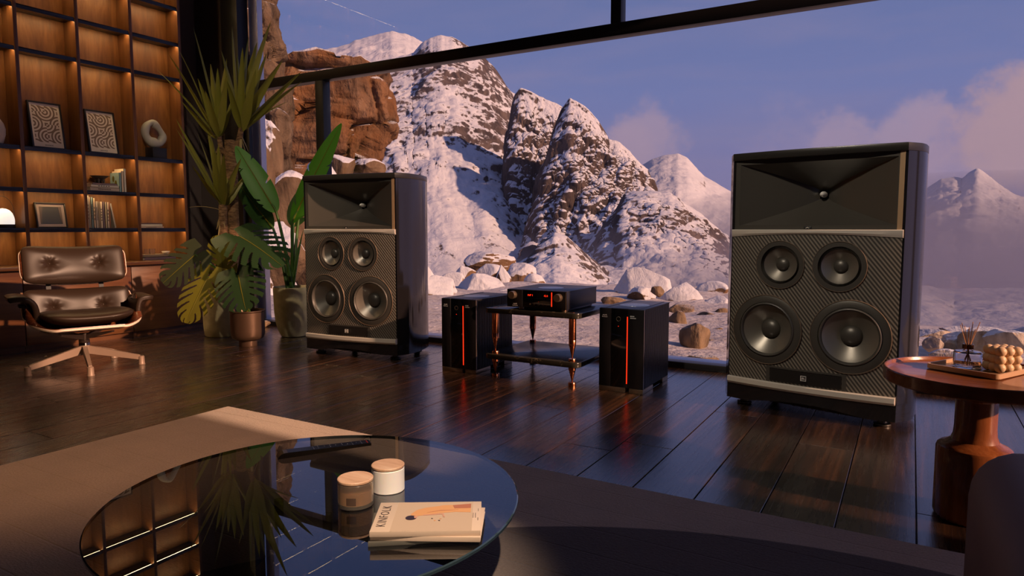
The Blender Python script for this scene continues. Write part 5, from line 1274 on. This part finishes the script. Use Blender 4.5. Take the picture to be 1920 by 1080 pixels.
def column(name, rows, D, depth, label, cat, mat, nu=140, nv=150, amp=0.4, freq=0.5, seed=1, block=1.0, sq_n=4.0):
    """free standing crag: rows (v, uL, uR) top to bottom, at distance D, its plan an oval with the given depth"""
    vv, ul, ur = (np.array(a, float) for a in zip(*rows)); v = np.linspace(vv[0], vv[-1], nv); L_, R_ = np.interp(v, vv, ul), np.interp(v, vv, ur)
    th = np.linspace(0, 2*PI, nu, endpoint=False); P = np.zeros((nu, nv, 3)); cap = 6
    for j in range(nv):
        a, b = np.array(at_r(L_[j], v[j], D)), np.array(at_r(R_[j], v[j], D)); c = (a+b)/2; hx = (b-a)/2; hx[2] = 0
        hy = np.array([c[0], c[1], 0]); hy = hy/np.linalg.norm(hy)*depth/2
        z = (a[2]+b[2])/2
        co = np.sign(np.cos(th))*np.abs(np.cos(th))**(2/sq_n); si = np.sign(np.sin(th))*np.abs(np.sin(th))**(2/sq_n)
        P[:, j] = c + co[:, None]*hx + (si+1)[:, None]*hy; P[:, j, 2] = z
    top = P[:, :1].copy(); ctr = top.mean(0, keepdims=True); caps = [ctr + (top-ctr)*k/cap for k in range(cap)]; V = np.concatenate(caps+[P], 1)
    N_ = normals(V)
    # blocky relief: nearest-cell offsets with cracks
    q = V*freq; q = q + 0.35*np.stack([pnoise(q*0.8+i*7.3, seed+i) for i in range(3)], -1); i0 = np.floor(q); best = np.full(V.shape[:2], 9.0); sec = best.copy(); val = np.zeros(V.shape[:2])
    for dx in (-1, 0, 1):
        for dy in (-1, 0, 1):
            for dz in (-1, 0, 1):
                c = i0+np.array([dx, dy, dz]); ci = c.astype(np.int64); h = _hash(ci[..., 0], ci[..., 1], ci[..., 2], seed); j3 = np.stack([(h & 255)/255., ((h >> 8) & 255)/255., ((h >> 16) & 255)/255.], -1)
                d = np.linalg.norm(c+j3-q, axis=-1); r_ = ((h >> 24) & 255)/255.
                cl = d < best; sec = np.where(cl, best, np.minimum(sec, d)); val = np.where(cl, r_, val); best = np.where(cl, d, best)
    crack = np.clip((sec-best)*7, 0, 1)
    n = block*((val-0.5)*0.9 + (crack-1)*0.25) + 0.9*fbm(V*freq*2.2, 5, 0.5, 2.1, seed+4)
    out = V + N_*(n*amp)[..., None]*(-1 if (N_[:, nv//2]*(V[:, nv//2]-V[:, nv//2].mean(0))).sum() < 0 else 1)
    return tag(grid_obj(name, out, mat, closed=True), label, cat)

# ---- near ground: snow field sloping away from the house
def gbase(r, az=None):
    r0 = 10.0 if az is None else 10.0 - 3.3*np.clip((az-R(-11))/R(8), 0, 1)
    t = np.clip((r-r0)/(r0*1.5), 0, 1); t = t*t*(3-2*t)
    return -0.10*(1-t) - t*0.118*r
MOUNDS = [(925, 13.6, 1.8, 0.12), (1215, 11.4, 1.3, 0.08)]
def mounds(X, Y):
    z = 0
    for (u, D, w, h) in MOUNDS:
        c = at_r(u, 500, D); z = z + h*np.exp(-((X-c.x)**2+(Y-c.y)**2)/(w*w))
    return z
def snow_field():
    az = np.linspace(R(-86), R(40), 260); r = np.concatenate([np.linspace(0, 1, 150)**1.8*26+4.2, np.geomspace(31, 1500, 70)])
    th = az + YAW*0
    X = np.sin(az)[:, None]*r; Y = np.cos(az)[:, None]*r
    Zz = gbase(r[None], az[:, None]) + 0*X
    p = np.stack([X, Y, 0*X], -1); near = np.clip((r-4.5)/4, 0.05, 1)[None]
    Zz = Zz + near*0.16*fbm(p*0.45, 4, 0.5, 2, 3) + 0.07*fbm(p*1.9, 5, 0.55, 2, 9)*np.clip((60-r)/50, 0, 1)[None] + 0.25*fbm(p*0.10, 3, 0.5, 2, 21)*np.clip((r-8)/15, 0, 1)[None]
    Zz = Zz + mounds(X, Y); Y = np.maximum(Y, 4.505); V = np.stack([X, Y, Zz], -1); keep = V
    o = grid_obj('snow_ground', keep, 'snow_ground'); o['kind'] = 'structure'; o['label'] = 'snow covered ground outside the window'; return o
snow_field()
def gz(x, y):
    r = math.hypot(x, y); p = np.array([[[x, y, 0.0]]]); near = min(1, max(0.05, (r-4.5)/4))
    return float(gbase(np.array(r), math.atan2(x, y)) + mounds(x, y) + near*0.16*fbm(p*0.45, 4, 0.5, 2, 3)[0, 0] + 0.25*fbm(p*0.10, 3, 0.5, 2, 21)[0, 0]*min(1, max(0, (r-8)/15)))

# ---- mountains
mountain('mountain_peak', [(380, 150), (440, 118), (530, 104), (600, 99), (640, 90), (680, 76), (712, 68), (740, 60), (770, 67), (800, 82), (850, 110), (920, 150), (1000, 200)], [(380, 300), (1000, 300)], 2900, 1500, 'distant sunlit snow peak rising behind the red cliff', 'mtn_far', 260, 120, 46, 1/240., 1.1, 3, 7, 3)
mountain('mountain_peak', [(540, 200), (640, 150), (730, 118), (780, 100), (796, 84), (812, 72), (830, 68), (850, 72), (872, 84), (905, 105), (925, 128), (942, 150), (958, 176), (968, 200), (990, 240), (1030, 290), (1100, 350), (1200, 420), (1300, 470)], [(540, 575), (800, 575), (1000, 575), (1300, 575)], 1250, 480, 'large snow covered mountain face behind the amplifiers', 'mtn', 460, 300, 26, 1/120., 1.25, 11, 7, 2.5, gully=18)
mountain('rock_pinnacle', [(915, 520), (935, 440), (948, 370), (952, 300), (955, 240), (960, 205), (967, 178), (976, 166), (990, 172), (1004, 180), (1024, 188), (1044, 196), (1056, 206), (1070, 260), (1090, 350), (1120, 450)], [(915, 530), (950, 480), (1000, 490), (1060, 500), (1120, 500)], 800, 690, 'snow dusted rock pinnacle with a dark shaded side next to the tallest crag', 'mtn_steep', 240, 260, 9, 1/40., 1.15, 23, 7, 2.0, rib=16)
mountain('rock_pinnacle', [(960, 520), (990, 470), (1006, 430), (1012, 370), (1022, 300), (1038, 245), (1054, 205), (1067, 186), (1082, 194), (1100, 208), (1116, 224), (1130, 246), (1138, 262), (1150, 266), (1166, 276), (1186, 296), (1198, 308), (1212, 318), (1222, 345), (1236, 400), (1260, 470)], [(960, 530), (1000, 470), (1060, 490), (1110, 460), (1170, 430), (1260, 480)], 690, 590, 'steep brown and white rock crag in the middle of the mountain view', 'mtn_steep', 320, 280, 9, 1/38., 1.15, 37, 7, 2.0, rib=18)
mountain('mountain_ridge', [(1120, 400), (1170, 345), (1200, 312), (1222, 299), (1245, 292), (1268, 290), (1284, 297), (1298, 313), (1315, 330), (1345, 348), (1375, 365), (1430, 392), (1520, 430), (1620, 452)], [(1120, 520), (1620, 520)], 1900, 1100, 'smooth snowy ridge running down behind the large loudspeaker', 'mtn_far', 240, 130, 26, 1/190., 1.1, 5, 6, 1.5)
mountain('snowy_foothill', [(1030, 540), (1070, 500), (1100, 476), (1128, 446), (1142, 410), (1160, 392), (1172, 366), (1190, 362), (1220, 360), (1255, 366), (1285, 388), (1320, 412), (1350, 440), (1375, 475), (1420, 500), (1500, 540)], [(1030, 575), (1250, 575), (1500, 575)], 480, 300, 'rounded snowy foothill in the mist below the crags', 'mtn', 260, 200, 12, 1/44., 1.15, 51, 7, 2.0, 1.0, rib=5)
mountain('snowy_foothill', [(900, 565), (960, 520), (990, 486), (1015, 456), (1040, 438), (1060, 446), (1085, 470), (1120, 510), (1180, 560)], [(900, 580), (1180, 580)], 290, 190, 'small snow mound standing below the rock crags', 'mtn', 160, 130, 6, 1/26., 1.1, 61, 6, 1.0)
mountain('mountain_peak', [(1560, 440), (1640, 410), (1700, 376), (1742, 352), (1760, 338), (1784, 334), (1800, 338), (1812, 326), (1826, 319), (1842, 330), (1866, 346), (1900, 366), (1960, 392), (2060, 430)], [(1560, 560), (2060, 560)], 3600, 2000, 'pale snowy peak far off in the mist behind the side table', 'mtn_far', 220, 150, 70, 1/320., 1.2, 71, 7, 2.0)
mountain('snowy_slope', [(1380, 622), (1460, 560), (1540, 522), (1640, 530), (1740, 552), (1790, 566), (1830, 588), (1880, 600), (1960, 612), (2100, 618), (2400, 622)], [(1380, 624), (2400, 624)], 330, 240, 'brownish snow slope running down in the mist behind the reed diffuser', 'mtn', 220, 80, 6, 1/40., 0.9, 81, 5)

# ---- near crags on the plant side of the window
column('rock_crag', [(-90, 440, 508), (-20, 440, 513), (20, 440, 513), (45, 440, 522), (80, 440, 533), (110, 440, 537), (160, 440, 540), (230, 440, 542), (300, 440, 538), (420, 430, 545), (560, 420, 560)], 24, 5.0, 'tall tan rock column rising beside the window jamb', 'rock', 'cliff_tan', 150, 220, 0.55, 0.60, 5, 1.3)
column('rock_cliff', [(100, 480, 700), (112, 478, 738), (140, 476, 742), (170, 474, 747), (230, 474, 742), (250, 474, 722), (290, 474, 702), (330, 474, 690), (440, 470, 700), (560, 470, 720)], 40, 9.0, 'red brown cliff block with a snow covered top', 'rock', 'cliff', 220, 220, 1.0, 0.40, 8, 1.5, 6.0)

# ---- boulders
def boulder(name, u, v_base, w_px, h_px, D, seed, mat, label, group, squash=0.8, cuts=9, zoff=None):
    rnd = random.Random(seed); q = bmesh.new(); bmesh.ops.create_icosphere(q, subdivisions=5 if w_px > 60 else 4, radius=1.0)
    V = np.array([v_.co[:] for v_ in q.verts])
    for k in range(cuts):
        n = np.array([rnd.gauss(0, 1), rnd.gauss(0, 1), rnd.gauss(0, 0.9)]); n /= np.linalg.norm(n); d = rnd.uniform(0.50, 0.82); s = V@n; m_ = s > d; V[m_] -= np.outer((s[m_]-d)*0.93, n)
    N_ = V/np.linalg.norm(V, axis=1, keepdims=True)
    V = V + N_*(0.14*fbm(V*1.6+seed, 5, 0.5, 2.1, seed) + 0.07*fbm(V*5+seed, 4, 0.55, 2.1, seed+3))[:, None]
    V[:, 0] /= np.ptp(V[:, 0])/2; V[:, 1] /= np.ptp(V[:, 1])/2; V[:, 2] = (V[:, 2]-V[:, 2].min())/np.ptp(V[:, 2])
    c = at_r(u, v_base, D); dep = (c-EYE).dot(FW); w = w_px/FPX*dep; h = h_px/FPX*dep*1.35; c.z -= h*0.26
    yaw = math.atan2(c.y, c.x)-PI/2; V = V*np.array([w/2, w/2*squash, h])
    for v_, p in zip(q.verts, V): v_.co = p
    o = obj(name, (lambda b: (merge(b, q), b)[1])(bm_new()), mat, None, 60)
    o.location = (c.x, c.y, c.z); o.rotation_euler = (0, 0, yaw); return tag(o, label, 'boulder', group)
GP, GR, GS, GF = 'snow covered boulders piled behind the amplifiers', 'stones lying behind the tower amplifier', 'stones behind the side table', 'snowy boulders at the foot of the cliff'
def bgroup(lst, group, mat, seed):
    for i, (u, v, w, h, D, label) in enumerate(lst): boulder('boulder', u, v, w, h, D or D_of(v), seed+i*3, mat, label, group)
def D_of(v, z=-0.12): return (0.9-z)/math.tan(math.atan((v-540)/FPX)+PITCH)
boulder('boulder', 919, 503, 98, 32, 14.2, 1, 'boulder', 'flat topped snowy boulder crowning the pile behind the amplifiers', GP, 0.8)
bgroup([(917, 521, 54, 27, 13.6, 'small snowy boulder tucked right under the flat topped boulder of the pile'), (943, 546, 32, 50, 12.4, 'narrow upright snowy boulder standing in the middle of the boulder pile'),
        (977, 532, 66, 40, 13.2, 'wide snowy boulder leaning beside the narrow upright boulder of the pile'), (1006, 538, 46, 26, 12.6, 'small snowy boulder ending the pile above the integrated amplifier'),
        (851, 549, 50, 40, 12.2, 'snowy boulder with a bare brown side at the loudspeaker end of the pile'), (874, 526, 40, 28, 13.4, 'small rounded snowy boulder beside the brown sided boulder of the pile'),
        (902, 562, 104, 50, 11.4, 'broad smooth snow covered boulder in front of the pile above the tower amplifier'), (826, 584, 76, 68, 10.2, 'big snow covered boulder showing beside the plant-side loudspeaker'),
        (994, 622, 72, 34, 8.2, 'snowy boulder seen between the two marble shelves of the rack'), (1072, 612, 110, 26, 8.6, 'low wide snow covered boulder seen beneath the top rack shelf'),
        (948, 570, 60, 30, 10.8, 'snow covered boulder half hidden by the integrated amplifier')], GP, 'boulder', 11)
boulder('boulder', 1202, 572, 116, 72, 10.6, 44, 'boulder', 'large tilted snowy boulder with a brown underside behind the tower amplifier', GR, 0.7)
bgroup([(1212, 572, 66, 36, 9.8, 'white snow covered boulder at the foot of the large tilted boulder'), (1272, 582, 92, 54, 9.9, 'long snowy boulder lying beside the large tilted boulder'),
        (1338, 556, 60, 30, 11.0, 'flat snowy boulder at the back of the heap by the loudspeaker'), (1340, 590, 60, 36, 9.6, 'snowy boulder touching the outline of the large loudspeaker'),
        (1150, 584, 56, 24, 9.6, 'small snowy boulder just above the top of the tower amplifier')], GR, 'boulder', 60)
boulder('boulder', 1306, 645, 58, 42, D_of(645), 71, 'stone_bare', 'largest bare brown boulder lying on the snow just outside the window', GR, 0.9)
bgroup([(1270, 628, 40, 46, 7.4, 'upright bare stone showing right beside the tower amplifier'), (1279, 597, 48, 28, 8.6, 'bare rounded stone above the upright stone by the amplifier'),
        (1324, 610, 48, 26, 8.2, 'bare stone behind the largest brown boulder'), (1350, 606, 30, 30, 8.6, 'bare stone half hidden by the loudspeaker edge'),
        (1334, 650, 28, 14, 6.3, 'small bare stone leaning on the largest brown boulder'), (1345, 634, 26, 20, 7.0, 'small bare stone between the brown boulder and the loudspeaker'),
        (1150, 577, 50, 22, 9.2, 'bare flat stone peeping over the tower amplifier'), (1232, 552, 26, 16, 9.4, 'small brown stone lodged between the snowy boulders'),
        (1262, 642, 22, 8, 6.6, 'tiny dark stone in the snow next to the amplifier'), (1300, 602, 20, 12, 8.5, 'tiny bare stone between the two rounded stones')], GR, 'stone_bare', 81)
boulder('boulder', 1310, 676, 66, 10, 5.25, 131, 'stone_bare', 'flat dark stone slab close to the window sill', GR, 0.5)
bgroup([(1752, 655, 36, 24, None, 'pointed stone at the edge of the loudspeaker, behind the side table'), (1770, 668, 52, 14, None, 'low flat stone just above the rim of the side table'),
        (1800, 650, 64, 28, 6.6, 'pale stone behind the reed diffuser sticks'), (1846, 656, 96, 44, 6.4, 'large pale rounded stone between reed diffuser and bubble candle'),
        (1890, 655, 76, 36, 6.2, 'pale rounded stone directly above the bubble candle'), (1752, 632, 66, 16, 7.4, 'dark flat stone at the loudspeaker edge beyond the pointed stone'),
        (1800, 628, 70, 16, 7.6, 'dark long stone beyond the reed diffuser'), (1915, 640, 60, 28, 7.0, 'dark stone behind the bubble candle'), (1784, 650, 30, 16, 6.5, 'small stone beside the diffuser bottle')], GS, 'stone_pale', 151)
boulder('boulder', 655, 640, 330, 300, 36.5, 300, 'boulder', 'huge snow bank under the red brown cliff', GF, 0.6)
bgroup([(500, 330, 64, 110, 20, 'snow capped rock leaning on the tan rock column'), (468, 440, 90, 200, 17.0, 'tall snow streaked rock beside the window jamb'), (548, 430, 92, 110, 19.0, 'snow capped boulder behind the paddle leaves'),
        (640, 330, 60, 40, 35.5, 'small reddish boulder with snow below the cliff, by the window mullion'), (690, 328, 66, 30, 36.0, 'low reddish boulder where the cliff meets the snowy mountain'),
        (525, 515, 110, 100, 15, 'pinkish snow covered boulder between the plant stems'), (480, 575, 90, 70, 11, 'boulder low down behind the monstera'), (600, 520, 100, 150, 20, 'snow capped boulder hidden mostly by the loudspeaker'), (600, 345, 60, 50, 34, 'reddish boulder just behind the paddle leaf tip')], GF, 'boulder_cliff', 204)
bgroup([(492, 612, 30, 12, 6.6, 'dark stone on the snow right above the copper pot'), (516, 606, 22, 10, 6.9, 'smaller dark stone on the snow beside the cream pot')], 'stones behind the copper pot', 'stone_bare', 260)

# ---- mist: still air haze over the whole valley and thicker banks low down
def fog(name, c, s_, dens, label, col=(0.36, 0.37, 0.50), sph=True, aniso=0.2):
    m = bpy.data.materials.new(name); m.use_nodes = True; nt = m.node_tree; nt.nodes.clear(); v_ = nt.nodes.new('ShaderNodeVolumeScatter'); v_.inputs['Density'].default_value = dens; v_.inputs['Color'].default_value = (*col, 1); v_.inputs['Anisotropy'].default_value = aniso
    ab = nt.nodes.new('ShaderNodeVolumeAbsorption'); ab.inputs['Density'].default_value = dens; ab.inputs['Color'].default_value = (*col, 1); ad = nt.nodes.new('ShaderNodeAddShader')
    nt.links.new(v_.outputs[0], ad.inputs[0]); nt.links.new(ab.outputs[0], ad.inputs[1])
    o_ = nt.nodes.new('ShaderNodeOutputMaterial'); nt.links.new(ad.outputs[0], o_.inputs['Volume']); M[name] = m
    bm = bm_new()
    if sph: add_sphere(bm, (0, 0, 0), 1.0, 40, 24, s_)
    else: add_box(bm, (0, 0, 0), [2*k for k in s_])
    o = obj(name, bm, name, None, 60); o.location = c; o['kind'] = 'stuff'; o['label'] = label; o['category'] = 'mist'; return o
fog('mist', (0, 2620, 150), (4200, 2550, 330), 0.00006, 'thin evening haze filling the mountain valley', sph=False)
for i in range(4):
    k = 1-0.2*i; c = at_r(1800, 520, 760); fog('mist', (c.x, c.y, -62), (430*k, 420*k, 112*k), 0.0016, 'bank of pale mist lying low beside the far peak')
for i in range(3):
    k = 1-0.25*i; c = at_r(1210, 520, 330); fog('mist', (c.x, c.y, -42), (150*k, 90*k, 44*k), 0.0016, 'bank of pale mist lying low at the foot of the crags')
for i in range(3):
    k = 1-0.25*i; c = at_r(1860, 520, 300); fog('mist', (c.x, c.y, -34), (150*k, 130*k, 40*k), 0.0036, 'bank of pale mist lying low behind the stones and the reed diffuser')
